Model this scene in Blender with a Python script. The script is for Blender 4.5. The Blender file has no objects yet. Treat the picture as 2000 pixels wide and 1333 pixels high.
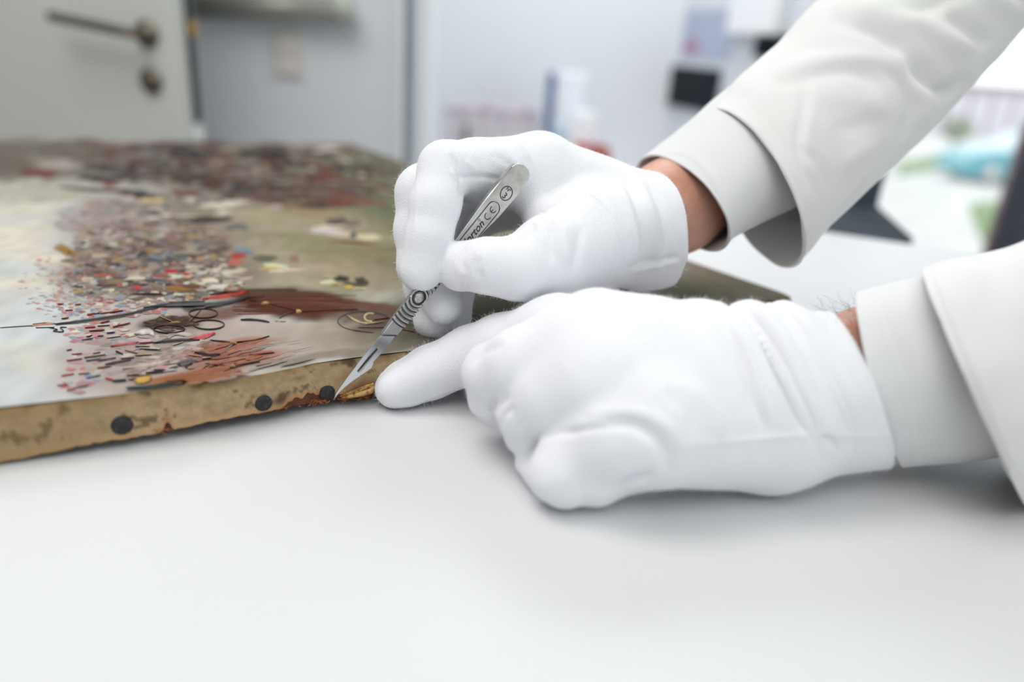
import bpy, bmesh, math, random
import numpy as np
from mathutils import Vector, Matrix, noise

SC = bpy.context.scene
COL = SC.collection
rng = random.Random(7)
nrg = np.random.default_rng(7)

# ------------------------------------------------------------------ camera
FPX = 1440.0                      # focal length in pixels of the 2000 px frame
TZ = 0.80                         # height of the table top
CAMH = 0.175                      # camera above the table top
F_ = np.array([0.0, 0.9277, -0.3733])
R_ = np.array([0.99756, 0.02607, 0.0648]); R_ /= np.linalg.norm(R_)
F_ /= np.linalg.norm(F_)
R_ -= F_ * R_.dot(F_); R_ /= np.linalg.norm(R_)
U_ = np.cross(R_, F_)
CAM = np.array([0.0, 0.0, TZ + CAMH])
camd = bpy.data.cameras.new('camera'); cam = bpy.data.objects.new('camera', camd); COL.objects.link(cam)
camd.sensor_width = 36.0; camd.lens = 36.0 * FPX / 2000.0
camd.clip_start = 0.02; camd.clip_end = 300
m = Matrix(((R_[0], U_[0], -F_[0], CAM[0]), (R_[1], U_[1], -F_[1], CAM[1]), (R_[2], U_[2], -F_[2], CAM[2]), (0, 0, 0, 1)))
cam.matrix_world = m
camd.dof.use_dof = True; camd.dof.focus_distance = 0.378; camd.dof.aperture_fstop = 2.6
SC.camera = cam

# ------------------------------------------------------------------ light, exposure
SC.view_settings.view_transform = 'Standard'; SC.view_settings.look = 'None'
SC.view_settings.gamma = 1.0; SC.view_settings.use_curve_mapping = False
SC.view_settings.exposure = 0.32
SC.cycles.use_denoising = True
SC.cycles.max_bounces = 10
wd = bpy.data.worlds.new('overcast'); SC.world = wd; wd.use_nodes = True
bg = wd.node_tree.nodes['Background']; bg.inputs[0].default_value = (0.93, 0.965, 1.0, 1); bg.inputs[1].default_value = 1.5

def area(name, loc, target, sx, sy, power, col=(1, 1, 1)):
    l = bpy.data.lights.new(name, 'AREA'); l.shape = 'RECTANGLE'; l.size = sx; l.size_y = sy
    l.energy = power; l.color = col
    o = bpy.data.objects.new(name, l); COL.objects.link(o); o.location = loc
    d = Vector(target) - Vector(loc); o.rotation_euler = d.to_track_quat('-Z', 'Y').to_euler()
    return o
area('fill_light', (-0.1, -0.35, 2.62), (0.05, 0.4, 0.8), 1.8, 1.8, 18, (1.0, 0.985, 0.96))  # added area light, out of view, brightens front faces from over the camera
area('fill_light.001', (0.35, 2.6, 2.62), (0.35, 2.7, 0), 1.2, 1.2, 27, (0.93, 0.965, 1.0))  # added out of view to lift the dark back room
area('fill_light.002', (-0.75, 0.75, 2.62), (-0.6, 1.5, 0.6), 1.4, 1.4, 26, (1.0, 0.985, 0.96))  # unseen fill, added and aimed to brighten the left wall and door

# ------------------------------------------------------------------ helpers
def W(px, py, z):
    px = np.asarray(px, float); py = np.asarray(py, float); z = np.asarray(z, float)
    u = (px - 1000) / FPX; v = (py - 666.5) / FPX
    return CAM + z[..., None] * (F_ + u[..., None] * R_ - v[..., None] * U_)
def T(px, py, h):                  # point where the sight line meets the level h
    px = np.asarray(px, float); py = np.asarray(py, float)
    u = (px - 1000) / FPX; v = (py - 666.5) / FPX
    d = F_ + u[..., None] * R_ - v[..., None] * U_
    t = (h - CAM[2]) / d[..., 2]
    return CAM + t[..., None] * d
def onY(px, py, Y):
    u = (px - 1000) / FPX; v = (py - 666.5) / FPX
    d = F_ + u * R_ - v * U_
    return CAM + d * ((Y - CAM[1]) / d[1])
def proj(P):
    q = np.asarray(P) - CAM
    z = q @ F_
    return 1000 + FPX * (q @ R_) / z, 666.5 - FPX * (q @ U_) / z, z
def lin(r, g, b):
    def f(c):
        c = c / 255.0
        return c / 12.92 if c <= 0.04045 else ((c + 0.055) / 1.055) ** 2.4
    return (f(r), f(g), f(b))

def mat(name, col, rough=0.5, metal=0.0, spec=0.5, bump=None, var=None, sheen=0.0, attr=None, sss=0.0, coat=0.0):
    """bump=(scale, strength, distance); var=(scale, colour2, lo, hi)"""
    mt = bpy.data.materials.new(name); mt.use_nodes = True
    nt = mt.node_tree; b = nt.nodes['Principled BSDF']
    b.inputs['Base Color'].default_value = (*col, 1); b.inputs['Roughness'].default_value = rough
    b.inputs['Metallic'].default_value = metal; b.inputs['Specular IOR Level'].default_value = spec
    if sheen: b.inputs['Sheen Weight'].default_value = sheen
    if coat: b.inputs['Coat Weight'].default_value = coat
    if sss:
        b.inputs['Subsurface Weight'].default_value = sss; b.inputs['Subsurface Scale'].default_value = 0.004
        b.inputs['Subsurface Radius'].default_value = (1, 0.4, 0.25)
    tc = nt.nodes.new('ShaderNodeTexCoord')
    src = None
    if attr:
        a = nt.nodes.new('ShaderNodeAttribute'); a.attribute_name = attr; src = a.outputs['Color']
    if var:
        n = nt.nodes.new('ShaderNodeTexNoise'); n.inputs['Scale'].default_value = var[0]; n.inputs['Detail'].default_value = 6
        nt.links.new(tc.outputs['Object'], n.inputs['Vector'])
        rp = nt.nodes.new('ShaderNodeMapRange'); rp.inputs[1].default_value = var[2]; rp.inputs[2].default_value = var[3]
        nt.links.new(n.outputs['Fac'], rp.inputs[0])
        mx = nt.nodes.new('ShaderNodeMix'); mx.data_type = 'RGBA'
        nt.links.new(rp.outputs[0], mx.inputs[0])
        if src: nt.links.new(src, mx.inputs[6])
        else: mx.inputs[6].default_value = (*col, 1)
        mx.inputs[7].default_value = (*var[1], 1); src = mx.outputs[2]
    if src: nt.links.new(src, b.inputs['Base Color'])
    if bump:
        n2 = nt.nodes.new('ShaderNodeTexNoise'); n2.inputs['Scale'].default_value = bump[0]; n2.inputs['Detail'].default_value = 3
        nt.links.new(tc.outputs['Object'], n2.inputs['Vector'])
        bp = nt.nodes.new('ShaderNodeBump'); bp.inputs['Strength'].default_value = bump[1]; bp.inputs['Distance'].default_value = bump[2]
        nt.links.new(n2.outputs['Fac'], bp.inputs['Height']); nt.links.new(bp.outputs[0], b.inputs['Normal'])
    return mt

def link(name, me, mt=None, parent=None, smooth=True):
    o = bpy.data.objects.new(name, me); COL.objects.link(o)
    if mt: me.materials.append(mt)
    if parent: o.parent = parent
    if smooth and len(me.polygons): me.polygons.foreach_set('use_smooth', np.ones(len(me.polygons), bool))
    return o
def pyd(name, V, Fc, mt=None, parent=None, smooth=False):
    me = bpy.data.meshes.new(name); me.from_pydata([tuple(map(float, v)) for v in V], [], [tuple(map(int, f)) for f in Fc]); me.update()
    return link(name, me, mt, parent, smooth)
def quads(name, V, Q, mt=None, parent=None):
    V = np.asarray(V, np.float32); Q = np.asarray(Q, np.int32)
    me = bpy.data.meshes.new(name); me.vertices.add(len(V)); me.vertices.foreach_set('co', V.ravel())
    me.loops.add(Q.size); me.loops.foreach_set('vertex_index', Q.ravel())
    me.polygons.add(len(Q)); me.polygons.foreach_set('loop_start', np.arange(len(Q), dtype=np.int32) * Q.shape[1])
    me.polygons.foreach_set('loop_total', np.full(len(Q), Q.shape[1], np.int32))
    me.update(calc_edges=True); me.validate()
    return link(name, me, mt, parent, True)
def tag(o, label=None, cat=None, group=None, kind=None):
    if label: o['label'] = label
    if cat: o['category'] = cat
    if group: o['group'] = group
    if kind: o['kind'] = kind
    return o
def empty(name, loc, label=None, cat=None, group=None):
    o = bpy.data.objects.new(name, None); COL.objects.link(o); o.location = loc; o.empty_display_size = 0.05
    bpy.context.view_layer.update()
    return tag(o, label, cat, group)
def keep(o, parent):               # parent without moving
    o.parent = parent; o.matrix_parent_inverse = Matrix.Translation(parent.location).inverted()
    return o
def bbox(name, lo, hi, mt, bev=0.0, seg=2, parent=None, rotz=0.0, pivot=None):
    bm = bmesh.new(); bmesh.ops.create_cube(bm, size=1)
    lo = Vector(lo); hi = Vector(hi)
    for v in bm.verts:
        v.co = Vector(((v.co.x + .5) * (hi.x - lo.x) + lo.x, (v.co.y + .5) * (hi.y - lo.y) + lo.y, (v.co.z + .5) * (hi.z - lo.z) + lo.z))
    if bev: bmesh.ops.bevel(bm, geom=bm.edges[:] , offset=bev, segments=seg, affect='EDGES', profile=0.5)
    if rotz:
        bmesh.ops.rotate(bm, verts=bm.verts, cent=Vector(pivot or (lo + hi) / 2), matrix=Matrix.Rotation(rotz, 3, 'Z'))
    me = bpy.data.meshes.new(name); bm.to_mesh(me); bm.free()
    o = link(name, me, mt, None, False)
    if parent: keep(o, parent)
    return o
def prism(name, pts, depth, mt, parent=None, bev=0.0, seg=2):
    """pts: 3D outline (front face); depth: extrusion vector"""
    bm = bmesh.new(); vs = [bm.verts.new(tuple(map(float, p))) for p in pts]
    f = bm.faces.new(vs); r = bmesh.ops.extrude_face_region(bm, geom=[f])
    bmesh.ops.translate(bm, vec=Vector(depth), verts=[g for g in r['geom'] if isinstance(g, bmesh.types.BMVert)])
    bmesh.ops.recalc_face_normals(bm, faces=bm.faces)
    if bev: bmesh.ops.bevel(bm, geom=bm.edges[:], offset=bev, segments=seg, affect='EDGES', profile=0.5)
    me = bpy.data.meshes.new(name); bm.to_mesh(me); bm.free()
    o = link(name, me, mt, None, False)
    if parent: keep(o, parent)
    return o
def lathe(name, prof, origin, axis, mt, parent=None, n=32):
    """prof: (radius, along) pairs"""
    a = Vector(axis).normalized(); q = a.to_track_quat('Z', 'Y')
    V = []; Fc = []
    for r, h in prof:
        for k in range(n):
            t = 2 * math.pi * k / n
            V.append(tuple(Vector(origin) + q @ Vector((r * math.cos(t), r * math.sin(t), h))))
    for i in range(len(prof) - 1):
        for k in range(n):
            Fc.append((i * n + k, i * n + (k + 1) % n, (i + 1) * n + (k + 1) % n, (i + 1) * n + k))
    Fc.append(tuple(range(n))[::-1]); Fc.append(tuple((len(prof) - 1) * n + k for k in range(n)))
    o = pyd(name, V, Fc, mt, None, True)
    for p in o.data.polygons:
        if len(p.vertices) > 4: p.use_smooth = False
    if parent: keep(o, parent)
    return o
def tube(name, pts, rad, mt, parent=None, n=10, closed=False, caps=True):
    P = [Vector(p) for p in pts]; N = len(P); V = []; Fc = []
    rads = rad if hasattr(rad, '__len__') else [rad] * N
    up = None
    for i in range(N):
        a = P[(i - 1) % N] if (closed or i > 0) else P[i]; b = P[(i + 1) % N] if (closed or i < N - 1) else P[i]
        t = (b - a).normalized()
        if up is None: up = t.orthogonal().normalized()
        up = (up - t * up.dot(t)).normalized(); s = t.cross(up)
        for k in range(n):
            an = 2 * math.pi * k / n
            V.append(tuple(P[i] + (up * math.cos(an) + s * math.sin(an)) * rads[i]))
    for i in range(N if closed else N - 1):
        j = (i + 1) % N
        for k in range(n):
            Fc.append((i * n + k, i * n + (k + 1) % n, j * n + (k + 1) % n, j * n + k))
    if caps and not closed:
        Fc.append(tuple(range(n))[::-1]); Fc.append(tuple((N - 1) * n + k for k in range(n)))
    o = pyd(name, V, Fc, mt, None, True)
    if parent: keep(o, parent)
    return o

# ---- distance-field sculpting, meshed with surface nets
class Field:
    def __init__(s, lo, hi, vox):
        s.vox = vox; s.lo = np.array(lo, float); s.n = np.ceil((np.array(hi) - s.lo) / vox).astype(int) + 1
        s.g = [s.lo[i] + vox * np.arange(s.n[i]) for i in range(3)]
    def new(s): return np.full(s.n, 1.0, np.float32)
    def sub(s, lo, hi):
        a = np.maximum(np.floor((lo - s.lo) / s.vox).astype(int), 0); b = np.minimum(np.ceil((hi - s.lo) / s.vox).astype(int) + 1, s.n)
        return tuple(slice(a[i], max(b[i], a[i])) for i in range(3))
    def cone(s, S, a, b, ra, rb, k, pad=0.014, squash=None):
        a = np.asarray(a, float); b = np.asarray(b, float); r = max(ra, rb) + pad
        sl = s.sub(np.minimum(a, b) - r, np.maximum(a, b) + r)
        X = s.g[0][sl[0]][:, None, None]; Y = s.g[1][sl[1]][None, :, None]; Z = s.g[2][sl[2]][None, None, :]
        if X.size * Y.size * Z.size == 0: return
        d = b - a; L2 = d.dot(d) + 1e-12
        t = np.clip(((X - a[0]) * d[0] + (Y - a[1]) * d[1] + (Z - a[2]) * d[2]) / L2, 0, 1)
        D = np.sqrt((X - a[0] - t * d[0]) ** 2 + (Y - a[1] - t * d[1]) ** 2 + (Z - a[2] - t * d[2]) ** 2) - (ra + (rb - ra) * t)
        s.smin(S, sl, D.astype(np.float32), k)
    def smin(s, S, sl, D, k):
        A = S[sl]
        h = np.maximum(k - np.abs(A - D), 0) / k
        S[sl] = np.minimum(A, D) - h * h * k * 0.25
    def chain(s, S, pts, k):
        for (a, ra), (b, rb) in zip(pts[:-1], pts[1:]): s.cone(S, a, b, ra, rb, k)
    def merge(s, A, B, k):
        h = np.maximum(k - np.abs(A - B), 0) / k
        return np.minimum(A, B) - h * h * k * 0.25
    def mesh(s, S):
        ins = S < 0; n = s.n
        c = np.zeros(n - 1, np.int8)
        offs = [(i, j, k) for i in (0, 1) for j in (0, 1) for k in (0, 1)]
        for o in offs: c += ins[o[0]:n[0] - 1 + o[0], o[1]:n[1] - 1 + o[1], o[2]:n[2] - 1 + o[2]]
        act = (c > 0) & (c < 8); idx = np.argwhere(act)
        vid = np.full(n - 1, -1, np.int32); vid[act] = np.arange(len(idx))
        vals = {o: S[idx[:, 0] + o[0], idx[:, 1] + o[1], idx[:, 2] + o[2]] for o in offs}
        acc = np.zeros((len(idx), 3)); cnt = np.zeros(len(idx))
        for o in offs:
            for ax in range(3):
                if o[ax]: continue
                p = list(o); p[ax] = 1; p = tuple(p)
                a, b = vals[o], vals[p]; mk = (a < 0) != (b < 0)
                t = np.where(mk, a / np.where(mk, a - b, 1), 0)
                q = np.tile(np.array(o, float), (len(idx), 1)); q[:, ax] += t
                acc[mk] += q[mk]; cnt += mk
        V = (idx + acc / cnt[:, None]) * s.vox + s.lo
        Q = []
        for ax in range(3):
            o1, o2 = [(1, 2), (2, 0), (0, 1)][ax]
            A = [slice(None)] * 3; B = [slice(None)] * 3; A[ax] = slice(0, -1); B[ax] = slice(1, None)
            mk = ins[tuple(A)] != ins[tuple(B)]
            e = np.argwhere(mk); e = e[(e[:, o1] > 0) & (e[:, o2] > 0) & (e[:, o1] < n[o1] - 1) & (e[:, o2] < n[o2] - 1)]
            def cell(d1, d2):
                f = e.copy(); f[:, o1] -= d1; f[:, o2] -= d2
                return vid[f[:, 0], f[:, 1], f[:, 2]]
            q = np.stack([cell(1, 1), cell(0, 1), cell(0, 0), cell(1, 0)], 1)
            fl = ~ins[e[:, 0], e[:, 1], e[:, 2]]
            q[fl] = q[fl][:, ::-1]; Q.append(q)
        Q = np.concatenate(Q); return V, Q[(Q >= 0).all(1)]
def vnorm(V, Q):
    N = np.zeros_like(V); a = V[Q[:, 2]] - V[Q[:, 0]]; b = V[Q[:, 3]] - V[Q[:, 1]]; fn = np.cross(a, b)
    for k in range(4): np.add.at(N, Q[:, k], fn)
    return N / (np.linalg.norm(N, axis=1)[:, None] + 1e-12)
def lap(V, Q, it=2, lam=0.5):
    E = np.concatenate([Q[:, [0, 1]], Q[:, [1, 2]], Q[:, [2, 3]], Q[:, [3, 0]]])
    for _ in range(it):
        acc = np.zeros_like(V); c = np.zeros(len(V))
        np.add.at(acc, E[:, 0], V[E[:, 1]]); np.add.at(acc, E[:, 1], V[E[:, 0]])
        np.add.at(c, E[:, 0], 1); np.add.at(c, E[:, 1], 1)
        V = V + lam * (acc / np.maximum(c, 1)[:, None] - V)
    return V
def polyd(x, y, pl):
    best = np.full(len(x), 1e9); par = np.zeros(len(x)); n = len(pl) - 1
    for i in range(n):
        ax, ay = pl[i]; bx, by = pl[i + 1]; dx, dy = bx - ax, by - ay
        t = np.clip(((x - ax) * dx + (y - ay) * dy) / (dx * dx + dy * dy + 1e-9), 0, 1)
        d = np.hypot(x - ax - t * dx, y - ay - t * dy); w = d < best
        best[w] = d[w]; par[w] = (i + t[w]) / n
    return best, par
def smooth_pl(pl, n=8):
    P = np.array(pl, float)
    if len(P) < 3: return [tuple(p) for p in P]
    out = []
    E = np.vstack([2 * P[0] - P[1], P, 2 * P[-1] - P[-2]])
    for i in range(1, len(E) - 2):
        for j in range(n):
            t = j / n; a, b, c, d = E[i - 1:i + 3]
            out.append(0.5 * (2 * b + (c - a) * t + (2 * a - 5 * b + 4 * c - d) * t * t + (3 * b - a - 3 * c + d) * t ** 3))
    out.append(P[-1]); return [tuple(p) for p in out]
def folds(V, Q, items, zgap=0.008, cell=6):
    """push the cloth in or out along fold lines. item = (line, amp mm, width mm*4, taper)"""
    N = vnorm(V, Q); x, y, z = proj(V)
    face = np.einsum('ij,ij->i', N, V - CAM) < 0
    ci = np.floor(x / cell).astype(int); cj = np.floor(y / cell).astype(int)
    key = (ci - ci.min()) * 100000 + (cj - cj.min())
    o = np.argsort(key); ks, st = np.unique(key[o], return_index=True)
    mn = np.minimum.reduceat(z[o], st); zmin = mn[np.searchsorted(ks, key)]
    ok = face & (z < zmin + zgap)
    D = np.zeros(len(V))
    for it in items:
        pl, amp, sig = it[:3]; tp = it[3] if len(it) > 3 else 0.25
        pl = smooth_pl(pl)
        d, p = polyd(x, y, pl)
        w = np.exp(-(d / sig) ** 2)
        if tp: w *= np.clip(np.minimum(p, 1 - p) / tp, 0, 1) ** 0.7
        D += amp * 1e-3 * w * ok
    E = np.concatenate([Q[:, [0, 1]], Q[:, [1, 2]], Q[:, [2, 3]], Q[:, [3, 0]]]); E = np.concatenate([E, E[:, ::-1]])
    cn_ = np.maximum(np.bincount(E[:, 0], minlength=len(V)), 1)
    for _ in range(2): D = .5 * D + .5 * np.bincount(E[:, 0], weights=D[E[:, 1]], minlength=len(V)) / cn_
    return V + N * D[:, None]

# ------------------------------------------------------------------ materials
M = {}
M['wall'] = mat('white_paint', lin(222, 224, 226), 0.7, bump=(60, .05, .002))
M['wall_grey'] = mat('grey_paint', lin(216, 219, 224), 0.7, bump=(60, .05, .002))
M['door'] = mat('door_paint', lin(205, 206, 202), 0.5, bump=(30, .03, .002))
M['white'] = mat('white_lacquer', lin(238, 239, 240), 0.5)
M['table'] = mat('white_laminate', lin(218, 219, 221), 0.42, spec=.35, bump=(900, .03, .0004))
M['grey_metal'] = mat('grey_metal', lin(150, 150, 142), 0.45, 0.6, bump=(40, .05, .002))
M['dark_metal'] = mat('brown_metal', lin(105, 96, 84), 0.4, 0.7, bump=(60, .1, .001))
M['black'] = mat('black_plastic', lin(26, 32, 42), 0.5, spec=.25, bump=(300, .05, .001))
M['screen'] = mat('black_glass', lin(12, 17, 26), 0.5, spec=.15)
M['brass'] = mat('brass', lin(200, 160, 95), 0.35, 0.8, var=(80, lin(150, 110, 60), .4, .7))
M['rubber'] = mat('blue_grey_frame', lin(150, 166, 182), 0.6, var=(20, lin(138, 154, 170), .4, .7))
M['floor'] = mat('grey_floor', lin(176, 176, 174), 0.4, var=(6, lin(160, 160, 158), .4, .7))
M['ceil'] = mat('ceiling_paint', lin(232, 232, 230), 0.8, bump=(50, .05, .002))
M['glove'] = mat('white_cotton', lin(246, 247, 252), 0.95, spec=.1, sheen=.25, bump=(1500, .6, .0008))
M['coat'] = mat('cream_cotton', lin(235, 236, 235), 0.9, spec=.15, sheen=.1, bump=(900, .25, .0005), var=(14, lin(229, 229, 226), .45, .75))
M['cuff'] = mat('white_cotton_cuff', lin(229, 230, 231), 0.9, spec=.15, bump=(1100, .2, .0005))
M['skin'] = mat('skin', lin(214, 166, 146), 0.5, spec=.35, sss=.25, var=(60, lin(196, 136, 116), .42, .75), bump=(420, .35, .0012))
M['steel'] = mat('brushed_steel', lin(196, 196, 192), 0.3, 1.0, var=(160, lin(170, 168, 160), .45, .7), bump=(700, .05, .0004))
M['steel_polish'] = mat('polished_steel', lin(214, 216, 220), 0.16, 1.0, bump=(200, .02, .0003))
M['steel_dark'] = mat('dark_groove', lin(70, 70, 72), 0.5, 0.6, var=(200, lin(50, 50, 52), .4, .7))
M['wood'] = mat('stretcher_wood', lin(116, 66, 44), 0.7, var=(120, lin(74, 44, 32), .4, .65), bump=(200, .4, .001))
M['iron'] = mat('blackened_iron', lin(52, 50, 52), 0.6, 0.4, var=(900, lin(84, 80, 76), .5, .75), bump=(1400, .5, .0006))

# ------------------------------------------------------------------ the room
def st(o): o['kind'] = 'structure'; return o
ZC = 2.7
st(bbox('floor', (-3.2, -2.2, -0.1), (2.6, 3.9, 0.0), M['floor']))
st(bbox('ceiling', (-3.2, -2.2, ZC), (2.6, 3.9, ZC + .1), M['ceil']))
WY = 1.95
xl = float(onY(778, 150, WY)[0])
st(bbox('wall_left', (-3.2, WY, 0), (xl, WY + .12, ZC), M['wall_grey'], .004))
x1 = float(onY(792, 150, WY + .03)[0]); x2 = float(onY(811, 150, WY + .03)[0]); x3 = float(onY(840, 150, WY + .03)[0])
st(bbox('trim_1', (xl, WY - .012, 0), (x1, WY + .13, ZC), M['white'], .004))
st(bbox('trim_2', (x1, WY + .02, 0), (x2, WY + .12, ZC), M['rubber'], .004))
st(bbox('trim_3', (x2, WY - .004, 0), (x3, WY + .13, ZC), M['wall'], .006))
st(bbox('wall_back', (-1.2, 3.6, 0), (1.0, 3.72, ZC), M['wall']))
st(bbox('wall_west', (-3.25, -2.2, 0), (-3.13, 3.9, ZC), M['wall']))
st(bbox('wall_front', (-3.2, -2.2, 0), (2.6, -2.1, ZC), M['wall']))
# the slanting window wall on the right: from A past B (solid) and on (glazed)
A = np.array([0.66, 3.6]); B = np.array([0.95, 2.62]); dW = (B - A) / np.linalg.norm(B - A); nW = np.array([dW[1], -dW[0]])  # inward is -nW? (see below)
nOut = np.array([-dW[1], dW[0]])
if nOut[0] < 0: nOut = -nOut
def wallpts(a, b, z0, z1, th, off=0.0):
    p = A + dW * a + nOut * off; q = A + dW * b + nOut * off
    return [(p[0], p[1], z0), (q[0], q[1], z0), (q[0], q[1], z1), (p[0], p[1], z1)], (nOut[0] * th, nOut[1] * th, 0)
LB = float(np.linalg.norm(B - A)); LEND = 5.6
def wseg(name, a, b, z0, z1, th, mt, off=0.0, parent=None, bev=0.0):
    pts, d = wallpts(a, b, z0, z1, th, off); return prism(name, pts, d, mt, parent, bev)
st(wseg('wall_right', -0.05, LB, 0, ZC, .12, M['wall_grey']))
SILL = 0.18
st(wseg('wall_right_sill', LB, LEND, 0, SILL, .12, M['wall']))
st(wseg('wall_right_lintel', LB, LEND, 2.5, ZC, .12, M['wall']))
M['frame_dark'] = mat('anthracite_frame', lin(52, 54, 64), 0.5, bump=(80, .05, .001))
M['frame_white'] = mat('white_frame', lin(225, 228, 232), 0.5)
gl = bpy.data.materials.new('window_glass'); gl.use_nodes = True
nt = gl.node_tree; nt.nodes.clear()
o_ = nt.nodes.new('ShaderNodeOutputMaterial'); mx = nt.nodes.new('ShaderNodeMixShader'); tr = nt.nodes.new('ShaderNodeBsdfTransparent'); gs = nt.nodes.new('ShaderNodeBsdfGlossy')
gs.inputs['Roughness'].default_value = .02; tr.inputs[0].default_value = (.97, .985, .98, 1); mx.inputs[0].default_value = .05
nt.links.new(tr.outputs[0], mx.inputs[1]); nt.links.new(gs.outputs[0], mx.inputs[2]); nt.links.new(mx.outputs[0], o_.inputs[0])
# where the dark mullion falls
def along(px, py):
    u = (px - 1000) / FPX; v = (py - 666.5) / FPX; d = F_ + u * R_ - v * U_
    # CAM.xy + s*d.xy = A + a*dW
    s, a = np.linalg.solve(np.array([[d[0], -dW[0]], [d[1], -dW[1]]]), A - CAM[:2]); return a, CAM[2] + s * d[2]
aM, _ = along(1968, 420)
edges = [LB, aM, 3.3, 4.5, LEND]
for i in range(4):
    w = empty(f'window_{i+1}', (float((A + dW * edges[i])[0]), float((A + dW * edges[i])[1]), SILL)); w['kind'] = 'structure'
    a0, a1 = edges[i], edges[i + 1]
    md = M['frame_dark']
    wseg('window_frame', a0, a0 + .05, SILL, 2.5, .07, M['frame_white'] if i == 0 else md, .02, w, .004)
    wseg('window_frame', a1 - .04, a1, SILL, 2.5, .07, md, .02, w, .004)
    wseg('window_frame', a0 + .05, a1 - .04, SILL, SILL + .05, .07, M['frame_white'], .02, w, .004)
    wseg('window_frame', a0 + .05, a1 - .04, 2.45, 2.5, .07, M['frame_white'], .02, w, .004)
    wseg('pane', a0 + .05, a1 - .04, SILL + .05, 2.45, .006, gl, .05, w)

# ------------------------------------------------------------------ outdoors
GZ = -1.75
M['paving'] = mat('pale_paving', lin(206, 205, 202), 0.85, var=(1.2, lin(190, 189, 186), .4, .7))
M['lawn'] = mat('lawn', lin(124, 146, 98), 0.9, var=(3, lin(104, 128, 80), .35, .7), bump=(40, .6, .03))
st(bbox('ground', (1.6, -25, GZ - .2), (70, 70, GZ), M['paving']))
def gq(px, py): return T(px, py, GZ)
def outp(name, pix, mt, th=.03):
    P = [gq(a, b) for a, b in pix]
    return st(prism(name, [(p[0], p[1], GZ) for p in P], (0, 0, th), mt))
outp('ground_lawn', [(1890, 400), (1958, 392), (2080, 400), (2080, 560), (1945, 540)], M['lawn'])
outp('ground_verge', [(1760, 318), (1850, 300), (1862, 325), (1750, 345)], M['lawn'])
# low row of garages across the car park
gp0 = gq(1790, 262); gp1 = gq(2150, 274)
gd = (gp1 - gp0); gl_len = float(np.linalg.norm(gd)); gd = gd / gl_len; gn = np.array([-gd[1], gd[0], 0])
if gn.dot(gp0 - CAM) < 0: gn = -gn
M['garage'] = mat('mauve_render', lin(170, 150, 156), 0.8, var=(2, lin(156, 136, 142), .4, .7))
M['garage_door'] = mat('pale_garage_door', lin(206, 202, 212), 0.7, var=(3, lin(196, 192, 202), .4, .7))
M['roof'] = mat('brown_roof', lin(150, 128, 130), 0.8, var=(3, lin(132, 112, 114), .4, .7))
_, _, gz = proj(gp0); GH = float((262 - 172) / FPX * gz / .93)
g = empty('garage_row', tuple(gp0), 'long low mauve garage row across the car park behind the teal car', 'building')
def gbox(name, a, b, z0, z1, f0, f1, mt):
    p = gp0 + gd * a + gn * f0; q = gp0 + gd * b + gn * f0
    return prism(name, [(p[0], p[1], GZ + z0), (q[0], q[1], GZ + z0), (q[0], q[1], GZ + z1), (p[0], p[1], GZ + z1)], tuple(gn * (f1 - f0)), mt, g, .01, 1)
gbox('wall', 0, gl_len, 0, GH - .12, 0.0, 4, M['garage'])
gbox('roof', -.2, gl_len + .2, GH - .12, GH, -.25, 4.3, M['roof'])
nd = 9
for i in range(nd):
    a = gl_len * (i + .12) / nd; b = gl_len * (i + .88) / nd
    gbox('garage_door', a, b, .02, GH - .35, -.04, .02, M['garage_door'])
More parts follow.
